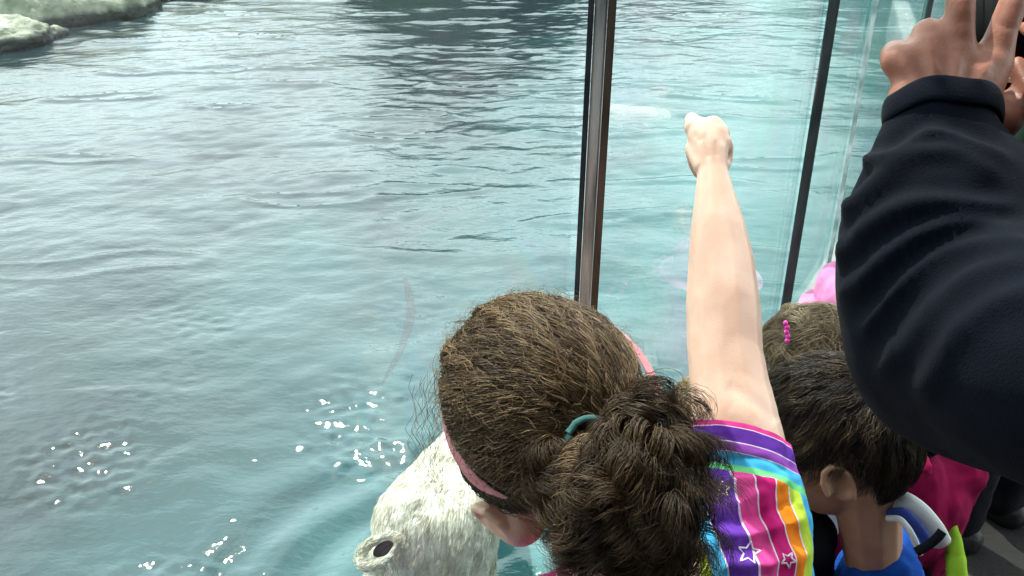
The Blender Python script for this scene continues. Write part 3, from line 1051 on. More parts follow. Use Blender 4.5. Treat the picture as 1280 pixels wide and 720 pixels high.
# hand: fist seen from behind, index pointing away
pch(bm, [(891, 216, 1.09, 19), (887, 190, 1.105, 22), (878, 168, 1.12, 20)])
pch(bm, [(890, 200, 1.10, 19), (893, 172, 1.12, 20)])
pch(bm, [(870, 159, 1.125, 15), (868, 155, 1.16, 11.5), (865, 150, 1.20, 9.5), (864, 149, 1.235, 8.5)])       # index, pointing
pch(bm, [(891, 159, 1.125, 15), (890, 160, 1.155, 12), (888, 178, 1.172, 10), (888, 186, 1.15, 9)])           # middle, curled
pch(bm, [(899, 165, 1.12, 12.5), (902, 169, 1.15, 11), (902, 187, 1.16, 9.5), (900, 194, 1.14, 9)])             # ring
pch(bm, [(904, 178, 1.11, 11), (908, 184, 1.135, 9.5), (907, 202, 1.145, 8.5), (904, 208, 1.125, 8)])          # little
pch(bm, [(879, 208, 1.095, 13), (866, 186, 1.12, 10.5), (869, 205, 1.145, 9), (874, 216, 1.16, 8)])            # thumb folded under
# left arm, resting on the rail out of view
pch(bm, [(690, 790, 0.80, 55), (600, 880, 0.86, 45), (560, 840, 0.98, 32)])
hand_prims(bm, P(560, 840, 0.98), (P(550, 800, 1.05) - P(560, 840, 0.98)).normalized(), Vector((0, -0.3, 0.95)).normalized(), 0.8)
me = bake(bm, 0.0027, 3, 'body')
folds(me, [([(908, 480), (945, 502), (972, 528)], 9, -0.0016), ([(912, 510), (950, 540)], 9, 0.0010), ([(880, 166), (886, 200)], 2.6, -0.0022), ([(897, 172), (896, 198)], 2.6, -0.0020),
           ([(868, 166), (876, 178)], 2.5, -0.0014)])
relax(me, 1)
link('body', me, M['skin_child'], G)
eyes(HC2, gX, gF, gU, 1.12, G)

# hair on the skull: combed back to the ponytail
bn = (RT * -0.25 + UPV * 0.52 - FW * 0.80).normalized()     # plane of the headband
PB = P(742, 552, 0.735)           # where the ponytail leaves the head
def girl_hair():
    Xn, Fn, Un, cn = map(np.array, (gX, gF, gU, HC))
    b = np.array(PB) - cn
    bl = np.array([b @ Xn, b @ Fn, b @ Un]); bl /= np.linalg.norm(bl)
    n = 24000
    def cut(lx, ly, lz):
        return (ly > 0.055 and lz < 0.03) or (lz < -0.035 and ly > 0.0) or lz < -0.085 or (abs(lx) > 0.058 and lz < -0.01 and ly > -0.03)
    L = []
    while len(L) < n:
        v = rng.normal(size=3); v /= np.linalg.norm(v)
        if cut(*(v * np.array([0.071, 0.088, 0.084]))): continue
        L.append(v)
    L = np.array(L)
    K = 22
    S = np.zeros((n, K, 3))
    rd = np.array([0.071, 0.088, 0.084]) + 0.010
    om = np.arccos(np.clip(L @ bl, -1, 1))[:, None]
    layer = rng.random(n) ** 1.6
    ln = 0.62 + 0.38 * rng.random(n)
    cl = np.array([[noise.noise(Vector(v * 7)), noise.noise(Vector(v * 7 + 9)), noise.noise(Vector(v * 7 - 7)), noise.noise(Vector(v * 16))] for v in L])
    for k in range(K):
        t = (k / (K - 1)) * ln[:, None]
        d = (np.sin((1 - t) * om) * L + np.sin(t * om) * bl[None]) / (np.sin(om) + 1e-6)
        d = d + cl[:, :3] * (0.16 * np.sin(np.pi * np.clip(t / ln[:, None], 0, 1)))
        d /= np.linalg.norm(d, axis=1, keepdims=True)
        h = 1 + 0.055 * layer * np.sin(math.pi * min(1, (k + 1) / K)) + 0.05 * (cl[:, 3] + 0.3) * math.sin(math.pi * k / (K - 1))
        S[:, k] = d * rd[None] * h[:, None]
    S, near = clump(L, S, 420, 0.85, 0.05, 0.1)
    lk = rng.random(n)[near]
    S = S * (1 + 0.075 * (lk - 0.4))[:, None, None]
    T = curl(S, 0.0042, np.clip(om[:, 0] * 0.095 * ln / 0.030, 0.8, 6), phase=lk * 5 + cl[:, 0] * 1.2 + rng.random(n) * 0.08, jit=0.04, surf=True)
    W = cn + GS * (T[..., 0:1] * Xn + T[..., 1:2] * Fn + T[..., 2:3] * Un)
    # the headband presses the hair down along its plane
    q = W - cn
    bnn = np.array(bn)
    dist = q @ bnn + 0.003
    lim = np.array([0.071, 0.088, 0.084]) * GS + 0.0150
    ql = np.stack([q @ Xn, q @ Fn, q @ Un], axis=-1)
    er = np.linalg.norm(ql / lim, axis=-1)
    pr = np.exp(-(np.maximum(np.abs(dist) - 0.008, 0) / 0.022) ** 2)
    pr = np.where(dist < 0, np.maximum(pr, 0.75), pr)
    fac = np.where(er > 1, 1 + (1 / er - 1) * pr, 1.0)
    W = cn + q * fac[..., None]
    at = np.clip(0.10 + lk * 0.45 + cl[:, 3] * 0.5 + rng.normal(size=n) * 0.09, 0, 1)
    h = tubes('hair', W, 0.00036, M['hair_girl'], G, extra=hair_cap(HC, gX, gF, gU, GS, 0.0085, cut), attr=at)
    # flyaway frizz round the outline
    n2 = 900
    L2 = []
    while len(L2) < n2:
        v = rng.normal(size=3); v /= np.linalg.norm(v)
        if cut(*(v * np.array([0.071, 0.088, 0.084]))): continue
        L2.append(v)
    L2 = np.array(L2)
    K2 = 12
    tg = np.cross(L2, rng.normal(size=(n2, 3))); tg /= np.linalg.norm(tg, axis=1, keepdims=True)
    S2 = np.zeros((n2, K2, 3))
    hl = 0.5 * rng.random((n2, 1)) ** 1.5 + 0.12
    for k in range(K2):
        t = k / (K2 - 1)
        d = L2 + tg * hl * t
        d /= np.linalg.norm(d, axis=1, keepdims=True)
        S2[:, k] = d * rd[None] * (1.04 + 0.16 * math.sin(t * 2.2) * (0.3 + hl))
    S2 = curl(S2, 0.004, 1.6)
    W2 = cn + GS * (S2[..., 0:1] * Xn + S2[..., 1:2] * Fn + S2[..., 2:3] * Un)
    # thin loose lock hanging at her left temple
    K3, n3 = 26, 34
    a0 = np.array(P(548, 470, 0.84)); a1 = np.array(P(517, 590, 0.86)); a2 = np.array(P(552, 640, 0.87))
    off = rng.normal(size=(n3, 3)) * 0.006
    tt = np.linspace(0, 1, K3)[None, :, None]
    fin = rng.random((n3, 1, 1)) * 0.6 + 0.4
    tt = tt * fin
    S3 = (1 - tt) ** 2 * (a0 + off[:, None] * 2.2) + 2 * tt * (1 - tt) * (a1 + off[:, None]) + tt ** 2 * (a2 + off[:, None] * 0.6)
    S3 = curl(S3, 0.0045, 2.6)
    Wf = tubes('hair_frizz', W2, 0.00017, M['hair_girl'], None, attr=np.full(n2, 0.8))
    Wl = tubes('hair_lock', S3, 0.00020, M['hair_girl'], None, attr=0.5 + 0.5 * rng.random(n3))
    # hair swept back over the ear, below the band
    n5, K5 = 900, 18
    st5 = 0.45 * rng.random((n5, 1, 1)) ** 1.5
    t5 = st5 + (1 - st5) * np.linspace(0, 1, K5)[None, :, None] * (0.45 + 0.55 * rng.random((n5, 1, 1)))
    q0, q1, q2 = [np.array(P(*q)) for q in ((574, 580, 0.838), (606, 626, 0.800), (690, 628, 0.768))]
    o5 = rng.normal(size=(n5, 1, 1)) * (np.array(UPV) * 0.0044 + np.array(FW) * 0.004) - np.array(FW) * 0.004 * rng.random((n5, 1, 1))
    S5 = (1 - t5) ** 2 * q0 + 2 * t5 * (1 - t5) * q1 + t5 ** 2 * q2 + o5 * (0.22 + 1.0 * t5 ** 0.7)
    S5 = curl(S5, 0.0022, 2.5, phase=rng.random(n5) * 0.9)
    W5 = tubes('side_hair', S5, 0.00038, M['hair_girl'], None, attr=rng.random(n5) * 0.35)
    W5.parent = h
    Wf.name = 'loose_hair'; Wl.name = 'loose_lock'
    Wf.parent = h; Wl.parent = h
    # ponytail: bunches of ringlets falling round the elastic
    lobes = []
    def ray_(px, py, d): return np.array(P(px, py, d))
    base = np.array(P(752, 556, 0.725))
    tips = [(668, 610, 0.745), (690, 660, 0.74), (655, 585, 0.76), (720, 690, 0.72), (760, 710, 0.70), (800, 715, 0.69), (845, 700, 0.70), (885, 660, 0.72),
            (868, 610, 0.72), (890, 570, 0.745), (860, 530, 0.745), (820, 505, 0.74), (775, 512, 0.73), (780, 640, 0.66), (820, 600, 0.66), (740, 640, 0.67),
            (835, 655, 0.665), (790, 575, 0.67), (705, 625, 0.69), (880, 700, 0.71), (850, 740, 0.70), (780, 750, 0.69), (720, 730, 0.71), (905, 630, 0.735),
            (845, 560, 0.69), (760, 600, 0.68), (665, 640, 0.755), (695, 700, 0.745), (810, 690, 0.66), (870, 740, 0.70)]
    Ss, ats = [], []
    K4 = 44
    for (px, py, dd) in [(max(q[0], 676), q[1], q[2]) for q in tips]:
        for rep in range(5):
            tip = ray_(px + rng.normal() * 16, py + rng.normal() * 16, dd + rng.normal() * 0.012)
            mid = (base + tip) / 2 - np.array(FW) * (0.030 + 0.03 * rng.random()) + rng.normal(size=3) * 0.012
            nn = 64
            o1 = rng.normal(size=(nn, 1, 3)) * 0.0030
            o2 = rng.normal(size=(nn, 1, 3)) * 0.0040
            t4 = np.linspace(0, 1, K4)[None, :, None] * (0.75 + 0.25 * rng.random((nn, 1, 1)))
            st = base + rng.normal(size=3) * 0.008
            Sx = (1 - t4) ** 2 * st + 2 * t4 * (1 - t4) * (mid + o1) + t4 ** 2 * (tip + o2)
            N = nn
            T = np.gradient(Sx, axis=1); T /= np.linalg.norm(T, axis=2, keepdims=True)
            A = np.cross(T, np.array([0.3, 0.5, 0.8])); A /= np.linalg.norm(A, axis=2, keepdims=True)
            B = np.cross(T, A)
            ph = rng.random() * 6.28; fq = 2.0 + 2.4 * rng.random()
            s_ = np.linspace(0, 1, K4)[None, :]
            ang = 2 * math.pi * fq * s_ + ph + rng.normal(size=(nn, 1)) * 0.22
            am = (0.0105 + 0.005 * rng.random()) * np.clip(s_ * 4, 0, 1)
            Sx = Sx + A * (am * np.cos(ang))[:, :, None] + B * (am * np.sin(ang))[:, :, None]
            Ss.append(Sx); ats.append(np.clip(0.34 + rng.normal() * 0.14 + rng.normal(size=nn) * 0.10, 0, 1))
    # stray curls over the shirt
    strays = [[(866, 500, 0.76), (874, 503, 0.763), (882, 509, 0.767), (888, 516, 0.77), (892, 524, 0.775)],
              [(872, 578, 0.75), (886, 573, 0.755), (900, 574, 0.76), (911, 582, 0.765), (916, 594, 0.77), (912, 606, 0.77)]]
    SS = []
    for path in strays:
        pts = np.array([ray_(*q) for q in path])
        for r_ in range(9):
            of = rng.normal(size=3) * 0.0015
            tp = np.linspace(0, len(pts) - 1, K4)
            SS.append(np.stack([np.interp(tp, range(len(pts)), pts[:, j]) + of[j] for j in range(3)], axis=1))
    Ss.append(np.array(SS)); ats.append(np.full(len(SS), 0.25))
    pt = tubes('ponytail', np.concatenate(Ss), 0.00042, M['hair_girl'], G, attr=np.concatenate(ats))
    return h, pt


gh, gp = girl_hair()
# loose pieces share the world coordinates of their parent mesh
# elastic
def torus_curve(name, pts, r, mat, parent, flat=None, closed=True, sides=10, n_dir=None, thick=None):
    """band swept along points; flat = (normal per point) gives a strap of width r and thickness thick"""
    N = len(pts)
    vs, fs = [], []
    for i in range(N):
        a_ = pts[(i - 1) % N] if closed or i > 0 else pts[0]
        b_2 = pts[(i + 1) % N] if closed or i < N - 1 else pts[-1]
        T = (b_2 - a_).normalized()
        nrm = n_dir[i] if n_dir else Vector((0.3, 0.5, 0.8))
        S_ = T.cross(nrm).normalized(); nrm = S_.cross(T).normalized()
        for k in range(sides):
            an = 2 * math.pi * k / sides
            vs.append(pts[i] + S_ * math.cos(an) * r + nrm * math.sin(an) * (thick or r))
    M_ = N if closed else N - 1
    for i in range(M_):
        for k in range(sides):
            fs.append((i * sides + k, i * sides + (k + 1) % sides, ((i + 1) % N) * sides + (k + 1) % sides, ((i + 1) % N) * sides + k))
    if not closed:
        fs.append(tuple(range(sides - 1, -1, -1))); fs.append(tuple((N - 1) * sides + k for k in range(sides)))
    me = bpy.data.meshes.new(name); me.from_pydata([tuple(v) for v in vs], [], fs); smooth(me)
    return link(name, me, mat, parent)


ax = (P(752, 556, 0.69) - P(735, 548, 0.75)).normalized()
s1 = ax.cross(Vector((0, 0, 1))).normalized(); s2 = ax.cross(s1)
ec = P(738, 552, 0.712)
epts = [ec + s1 * math.cos(2 * math.pi * k / 40) * (0.0185 + 0.001 * math.sin(k * 1.9)) + s2 * math.sin(2 * math.pi * k / 40) * 0.0185 for k in range(40)]
torus_curve('hair_elastic', epts, 0.0032, M['teal'], G)
# headband: a flat strap round brow, temples and nape
bpts, bnr = [], []
e1 = gX - bn * gX.dot(bn); e1.normalize(); e2 = bn.cross(e1)
for k in range(96):
    a_ = 2 * math.pi * k / 96
    d = e1 * math.cos(a_) + e2 * math.sin(a_)
    cc = -bn * 0.003
    # radius where the direction meets the hair ellipsoid
    lo_, hi_ = 0.0, 0.3
    rr_ = Vector((0.071, 0.088, 0.084)) * GS + Vector((0.0225, 0.0225, 0.0225))
    for _ in range(30):
        mm = (lo_ + hi_) / 2
        q = cc + d * mm
        v = (q.dot(gX) / rr_.x) ** 2 + (q.dot(gF) / rr_.y) ** 2 + (q.dot(gU) / rr_.z) ** 2
        if v > 1: hi_ = mm
        else: lo_ = mm
    bpts.append(HC + cc + d * lo_); bnr.append(d.copy())
torus_curve('headband', bpts, 0.0078, M['band'], G, n_dir=[(d * 0.85 + bn * 0.5).normalized() for d in bnr], thick=0.0021, sides=14)

# ---- rainbow top
def rainbow_mat():
    m, n, l, b = newmat('rainbow_cotton')
    A = n.new('ShaderNodeAttribute'); A.attribute_name = 'along'
    B = n.new('ShaderNodeAttribute'); B.attribute_name = 'across'
    C = n.new('ShaderNodeAttribute'); C.attribute_name = 'cap'
    W = (0.80, 0.66, 0.80)
    PK, PU, VI, CY, GR = (0.75, 0.05, 0.28), (0.13, 0.035, 0.36), (0.36, 0.09, 0.52), (0.06, 0.42, 0.72), (0.16, 0.62, 0.22)
    MG, OR, LI = (0.55, 0.012, 0.16), (0.85, 0.22, 0.01), (0.52, 0.68, 0.06)
    r1 = ramp(n, [(0.0, PK), (0.10, W), (0.12, PU), (0.40, W), (0.425, VI), (0.60, W), (0.615, CY), (0.85, GR), (1.0, GR)], 'CONSTANT')
    rep = [(0.00, MG), (0.10, W), (0.108, OR), (0.19, W), (0.198, LI), (0.27, CY), (0.34, W), (0.348, PU), (0.50, W), (0.508, (0.78, 0.07, 0.30)), (0.60, W), (0.608, MG),
           (0.70, W), (0.708, OR), (0.79, W), (0.797, LI), (0.87, CY), (0.95, W), (0.958, PU)]
    r2 = ramp(n, rep, 'CONSTANT')
    l.new(A.outputs['Fac'], r1.inputs['Fac']); l.new(B.outputs['Fac'], r2.inputs['Fac'])
    st = n.new('ShaderNodeMath'); st.operation = 'GREATER_THAN'; st.inputs[1].default_value = 0.5
    l.new(C.outputs['Fac'], st.inputs[0])
    mx_ = n.new('ShaderNodeMixRGB')
    l.new(st.outputs[0], mx_.inputs['Fac']); l.new(r1.outputs['Color'], mx_.inputs['Color1']); l.new(r2.outputs['Color'], mx_.inputs['Color2'])
    l.new(mx_.outputs['Color'], b.inputs['Base Color'])
    b.inputs['Roughness'].default_value = 0.9
    b.inputs['Specular IOR Level'].default_value = 0.15
    y = n.new('ShaderNodeTexNoise'); y.inputs['Scale'].default_value = 900
    t = n.new('ShaderNodeTexCoord'); l.new(t.outputs['Object'], y.inputs['Vector'])
    bp = n.new('ShaderNodeBump'); bp.inputs['Strength'].default_value = 0.3; bp.inputs['Distance'].default_value = 0.0012
    l.new(y.outputs['Fac'], bp.inputs['Height']); l.new(bp.outputs['Normal'], b.inputs['Normal'])
    return m


M['rainbow'] = rainbow_mat()
bm = bmesh.new()
pch(bm, [(921, 548, 0.962, 62), (930, 600, 0.945, 66), (942, 660, 0.93, 72), (930, 760, 0.91, 84)], 3)
pch(bm, [(800, 768, 0.822, 98), (920, 648, 0.918, 76)], 3)
pch(bm, [(800, 768, 0.822, 98), (915, 700, 0.90, 88)], 3)
pch(bm, [(790, 775, 0.83, 92), (690, 790, 0.80, 70)])
chain(bm, [(P(850, 800, 0.86), 0.098), (hipc + Vector((0.05, 0, 0.02)), 0.098)])
chain(bm, [(P(760, 810, 0.84), 0.093), (hipc + Vector((-0.05, 0, 0.02)), 0.098)])
pch(bm, [(690, 790, 0.80, 66), (650, 830, 0.83, 62)])
me = bake(bm, 0.0030, 5, 'striped_top')
# open the sleeve end: drop the rounded cap beyond the hem plane
A0, A1 = P(922, 546, 0.963), P(932, 600, 0.945)
adir = (A1 - A0).normalized()
bmm = bmesh.new(); bmm.from_mesh(me)
nrm_h = (adir + RT * -0.34).normalized()
bmesh.ops.bisect_plane(bmm, geom=list(bmm.verts) + list(bmm.edges) + list(bmm.faces), plane_co=A0, plane_no=-nrm_h, clear_outer=False, clear_inner=False)
dead = [v for v in bmm.verts if (v.co - A0).dot(nrm_h) < -1e-5 and (v.co - A0).length < 0.11]
bmesh.ops.delete(bmm, geom=dead, context='VERTS')
bmm.to_mesh(me); bmm.free()
folds(me, [([(880, 640), (925, 630), (990, 598)], 8, 0.0050), ([(890, 672), (940, 670), (1005, 648)], 10, 0.0060), ([(900, 704), (950, 708), (1012, 690)], 10, 0.0060), ([(885, 612), (920, 598), (970, 606)], 6, 0.0045),
           ([(958, 615), (968, 670), (955, 740)], 8, 0.0040), ([(925, 610), (932, 690)], 7, -0.003), ([(900, 575), (950, 570), (985, 590)], 4, -0.0022), ([(890, 655), (940, 650), (995, 625)], 6, -0.004)])
disp_noise(me, 22, 0.004, 3)
co = coords(me)
rel = co - np.array(A0)
along = rel @ np.array(nrm_h)
px_, py_ = None, None
tx = Vector((1, 0, 0))
sh0 = np.array(P(935, 640, 0.90))
acrs = ((co - sh0) @ np.array(tx))
upz = (co - sh0) @ np.array(UPV)
bend = acrs + 0.25 * np.maximum(upz, -0.02) ** 2 * 10 + 0.0055 * np.sin(upz * 62 + 0.6)
u_ = 0.60 + (bend - 0.004) / 0.020 * 0.095
u_ = np.mod(u_, 1.0)
for nm, val in (('along', np.clip(along / 0.052, 0, 0.999)), ('across', u_), ('cap', (along > 0.052).astype(float))):
    # 'cap' is kept as a smooth ramp so that the seam stays clean
    if nm == 'cap': val = np.clip((along - 0.052) * 60 + 0.5 - 0.0, 0, 1)
    at = me.attributes.new(nm, 'FLOAT', 'POINT'); at.data.foreach_set('value', val)
top_o = link('striped_top', me, M['rainbow'], G)
# printed star outlines, laid on the cloth
bmm = bmesh.new(); bmm.from_mesh(me); bvh = BVHTree.FromBMesh(bmm)
def star(px, py, r, rot):
    pts2 = []
    for k in range(10):
        rr2 = r if k % 2 == 0 else r * 0.45
        a_ = R(rot) + k * math.pi / 5
        pts2.append((px + rr2 * math.sin(a_), py - rr2 * math.cos(a_)))
    res = []
    for k in range(10):
        ax_, ay_ = pts2[k]; bx_, by_ = pts2[(k + 1) % 10]
        for j in range(6):
            t_ = j / 6
            d_ = (P(ax_ + (bx_ - ax_) * t_, ay_ + (by_ - ay_) * t_, 1.0) - C0).normalized()
            hit = bvh.ray_cast(C0, d_)
            if hit[0] is None: return None
            res.append((hit[0] + hit[1] * 0.0004, hit[1]))
    return res
bst = bmesh.new()
M['print'] = cloth('white_print', (0.85, 0.74, 0.84), 0.95)
for (sx_, sy_, sr_, ro_) in ((936, 691, 15, 8), (912, 540, 17, 188), (903, 612, 10, 0), (985, 700, 10, 30)):
    r_ = star(sx_, sy_, sr_, ro_)
    if r_:
        torus_curve('star_print', [q[0] for q in r_], 0.0010, M['print'], None, n_dir=[q[1] for q in r_], thick=0.0003, sides=6).parent = top_o
bst.free(); bmm.free()
# jeans and shoes of the girl
bm = bmesh.new()
cap(bm, hipc + Vector((-0.05, 0, 0.03)), 0.09, hipc + Vector((0.05, 0, 0.03)), 0.09)
for sg in (-1, 1):
    hp = hipc + Vector((0.06 * sg, 0, 0)); kn = hipc + Vector((0.07 * sg, 0.04, -0.36)); an = Vector((hipc.x + 0.075 * sg, hipc.y + 0.02, 0.07))
    chain(bm, [(hp, 0.085), (kn, 0.06), (an, 0.048)])
link('jeans', bake(bm, 0.006, 4, 'jeans'), M['denim'], G)
for sg in (-1, 1):
    an = Vector((hipc.x + 0.075 * sg, hipc.y + 0.02, 0.05))
    bm = bmesh.new(); cap(bm, an, 0.04, an + Vector((0, 0.1, -0.016)), 0.032)
    me = bake(bm, 0.006, 3, 'shoe'); co = coords(me); co[:, 2] = np.maximum(co[:, 2], 0.004); setco(me, co); link('shoe', me, M['shoe'], G)

# ---- other children and grown-ups at the glass
hcb = P(905, 545, 1.17)
E, hd = person('fair-haired child half hidden between the curly ponytail and the raised arm', hcb, R(12), R(20), 0.92, 0.8, M['skin_kid'], M['trouser'], M['denim'])
short_hair(*hd, M['hair_blond'], E, n=3200, length=0.07, wave=0.003, K=8)

hboy = P(1042, 540, 1.13)
E, hd = person('short brown-haired boy in a bright blue shirt, right of the bare raised arm', hboy, R(62), R(30), 1.06, 0.80, M['skin_kid'], M['blue'], M['denim'], drop=0.085, voxel=0.0035)
short_hair(*hd, M['hair_boy'], E, n=11000, length=0.028, K=7, messy=0.16, wave=0.001, grow=0.008, lift=0.12, rad=0.00034, lock=0.35)

hwav = P(1022, 458, 1.62)
E, hd = person('child with wavy light brown hair and hot pink clip, behind the boy in blue', hwav, R(30), R(12), 1.04, 0.95, M['skin_kid'], M['white'], M['denim'])
hh = short_hair(*hd, M['hair_wavy'], E, n=9000, rad=0.0004, length=0.10, K=12, messy=0.9, wave=0.006, grow=0.012, lift=0.2)
bm = bmesh.new()
for k in range(5):
    ell(bm, P(982 + 1.5 * (k % 2) + k * 0.5, 404 + k * 5.5, 1.535), RT, FW, UPV, (0.0045, 0.004, 0.005), 2)
mk(bm, 'hair_clip', M['hotpink'], E, True)

hpk = P(1070, 378, 2.2)  # child added in place of a pink reflection in the glass
E, hd = person('added small child in a pale pink sun hat, standing in for a pink reflection left of the navy sleeve', hpk, R(25), R(5), 0.95, 0.85, M['skin_kid'], M['pink'], M['grey'])
short_hair(*hd, M['hair_blond'], E, n=900, length=0.05)
bm = bmesh.new()
c, X, F, U, s = hd
ell(bm, c + U * 0.02, X, F, U, (0.095, 0.105, 0.092), 3)
ell(bm, c - U * 0.015, X, F, U, (0.135, 0.150, 0.012), 3)
me = bake(bm, 0.006, 5, 'reflection_hat'); disp_noise(me, 12, 0.010, 4)
link('reflection_hat', me, M['pink'], E)

hmg = P(1132, 500, 1.62)
E, hd = person('child in a magenta fleece with a lime green back panel, under the navy sleeve', hmg, R(15), R(10), 1.0, 0.92, M['skin_kid'], M['magenta'], M['trouser'], arms=((0.05, 0.3), (0.0, 0.3)))
short_hair(*hd, M['hair_black'], E, n=3500, length=0.08, K=9, wave=0.003, grow=0.012)
c = hd[0]
# lime panel, striped pale collar and hood of that jacket
def patch_on(obj, polyline, width, name, mat, parent, lift=0.006, thick=0.006, sides=8):
    bq = bmesh.new(); bq.from_mesh(obj.data); bv = BVHTree.FromBMesh(bq)
    pts, nr = [], []
    for i in range(len(polyline) - 1):
        for j in range(8):
            t_ = j / 8
            a_, b1 = polyline[i], polyline[i + 1]
            x, y = a_[0] + (b1[0] - a_[0]) * t_, a_[1] + (b1[1] - a_[1]) * t_
            d_ = (P(x, y, 1.0) - C0).normalized()
            h = bv.ray_cast(C0, d_)
            if h[0] is None:
                nb_ = bv.find_nearest(P(x, y, 1.5)); h = nb_
            pts.append(h[0] + h[1] * lift); nr.append(h[1])
    bq.free()
    # even out
    for _ in range(3):
        pts = [pts[0]] + [(pts[i - 1] + pts[i] * 2 + pts[i + 1]) / 4 for i in range(1, len(pts) - 1)] + [pts[-1]]
    for _ in range(12):
        pts = [pts[0]] + [(pts[i - 1] + pts[i] * 2 + pts[i + 1]) / 4 for i in range(1, len(pts) - 1)] + [pts[-1]]
    nr = [(C0 - q).normalized() for q in pts]
    return torus_curve(name, pts, width, mat, parent, closed=False, n_dir=nr, thick=thick, sides=sides)


jk = [o for o in E.children if o.name.startswith('jacket')][0]
bq = bmesh.new(); bq.from_mesh(jk.data); bv = BVHTree.FromBMesh(bq); bq.free()
hits = [bv.ray_cast(C0, (P(x_, y_, 1.0) - C0).normalized())[0] for x_, y_ in ((1185, 670), (1190, 700), (1180, 690))]
d0 = min([(h_ - C0).dot(FW) for h_ in hits if h_ is not None] or [1.5]) + 0.004
lp = []
for x_, y_, dd_ in ((1183, 638, 0.0), (1188, 655, 0.0), (1192, 675, 0.002), (1195, 700, 0.006), (1197, 730, 0.012), (1198, 765, 0.02)):
    lp.append(P(x_, y_, d0 + dd_))
bm = bmesh.new()
chain(bm, [(q_, [0.003, 0.011, 0.015, 0.018, 0.020, 0.020][k_]) for k_, q_ in enumerate(lp)])
me = bake(bm, 0.003, 3, 'lime_panel'); disp_noise(me, 40, 0.002, 6)
link('lime_panel', me, M['lime'], E)
bm = bmesh.new()
chain(bm, [(P(1128, 575, 1.50), 0.024), (P(1142, 570, 1.49), 0.022), (P(1150, 585, 1.48), 0.020), (P(1136, 600, 1.48), 0.018)])
me = bake(bm, 0.004, 3, 'hood'); disp_noise(me, 30, 0.006, 2)
link('hood', me, M['magenta'], E)

# pale hooded collar lying on the boy's back
Eb = empty('striped_towel', P(1140, 640, 1.32), 'white towel with blue striped edge draped between the boy in blue and the magenta fleece', 'towel')
def sweep(name, pts, w, th, mat):
    V_ = [P(*p[:3]) for p in pts]
    dense = []
    for i in range(len(V_) - 1):
        for j in range(6):
            dense.append(V_[i].lerp(V_[i + 1], j / 6))
    dense.append(V_[-1])
    for _ in range(4):
        dense = [dense[0]] + [(dense[i - 1] + dense[i] * 2 + dense[i + 1]) / 4 for i in range(1, len(dense) - 1)] + [dense[-1]]
    torus_curve(name, dense, w, mat, Eb, closed=False, n_dir=[(C0 - v).normalized() for v in dense], thick=th, sides=12)
sweep('towel_cloth', [(1112, 628, 1.120), (1130, 626, 1.100), (1150, 640, 1.090), (1168, 662, 1.090), (1176, 678, 1.100)], 0.013, 0.009, M['white'])
sweep('blue_stripe', [(1112, 642, 1.105), (1128, 640, 1.085), (1143, 654, 1.075), (1156, 672, 1.075), (1160, 684, 1.080)], 0.0065, 0.005, M['collar'])
sweep('white_stripe', [(1110, 648, 1.095), (1125, 648, 1.075), (1138, 664, 1.065), (1147, 684, 1.065), (1150, 692, 1.070)], 0.004, 0.004, M['white'])
sweep('grey_edge', [(1145, 690, 1.060), (1160, 682, 1.055), (1172, 672, 1.050), (1178, 664, 1.050)], 0.0055, 0.004, M['trouser'])

had = P(1385, -20, 1.9)
E, hd = person('adult in a dark green jacket standing behind the raised hand, mostly out of view', had, R(30), R(15), 1.12, 1.45, M['skin_man'], M['green'], M['trouser'], voxel=0.008)
short_hair(*hd, M['hair_black'], E, n=1500, length=0.05)
# adult in black further along: legs and shoes show at the right edge
fo = onz(1268, 640, 0)
had2 = Vector((fo.x + 0.42, fo.y + 0.32, 1.60))
E, hd = person('adult in black clothes and black shoes at the right edge, behind the navy sleeve', had2, R(60), R(15), 1.12, 1.5, M['skin_man'], M['black'], M['black'], voxel=0.008)
short_hair(*hd, M['hair_black'], E, n=1500, length=0.05)

# ---- man with the navy sleeve
mh = Vector((0.62, 0.02, 1.72))
G2 = empty('person', (0.62, 0.0, 0), 'adult in a navy fleece raising a black camera at the right edge', 'person')
mX, mF, mU = frame_from(Vector((-0.15, 1, -0.3)), Vector((0, 0.2, 1)))
bm = bmesh.new()
head_prims(bm, mh, mX, mF, mU, 1.15)
base = Vector((0.66, -0.06, 0))
Z = Vector((0, 0, 1))
chain(bm, [(mh - mU * 0.06, 0.055), (base + Z * 1.50, 0.055)])
sl, sr = base + Vector((-0.17, 0.02, 1.43)), base + Vector((0.19, 0, 1.43))
cap(bm, sl, 0.06, sr, 0.06)
for sg in (-1, 1):
    cap(bm, base + Vector((0.08 * sg, 0, 1.33)), 0.12, base + Vector((0.07 * sg, 0, 0.98)), 0.11)
    chain(bm, [(base + Vector((0.09 * sg, 0, 0.92)), 0.10), (base + Vector((0.10 * sg, 0.02, 0.48)), 0.065), (base + Vector((0.11 * sg, 0, 0.08)), 0.045)])
    cap(bm, base + Vector((0.11 * sg, 0, 0.06)), 0.04, base + Vector((0.11 * sg, 0.16, 0.03)), 0.03)
elb = P(1235, 405, 0.60)
wri = P(1176, 150, 0.60)
chain(bm, [(sl, 0.055), (elb, 0.045), (P(1195, 260, 0.60), 0.042), (wri, 0.032)])
# right arm towards the camera too
chain(bm, [(sr, 0.055), (base + Vector((0.24, 0.25, 1.25)), 0.045), (P(1400, 190, 0.58), 0.032)])
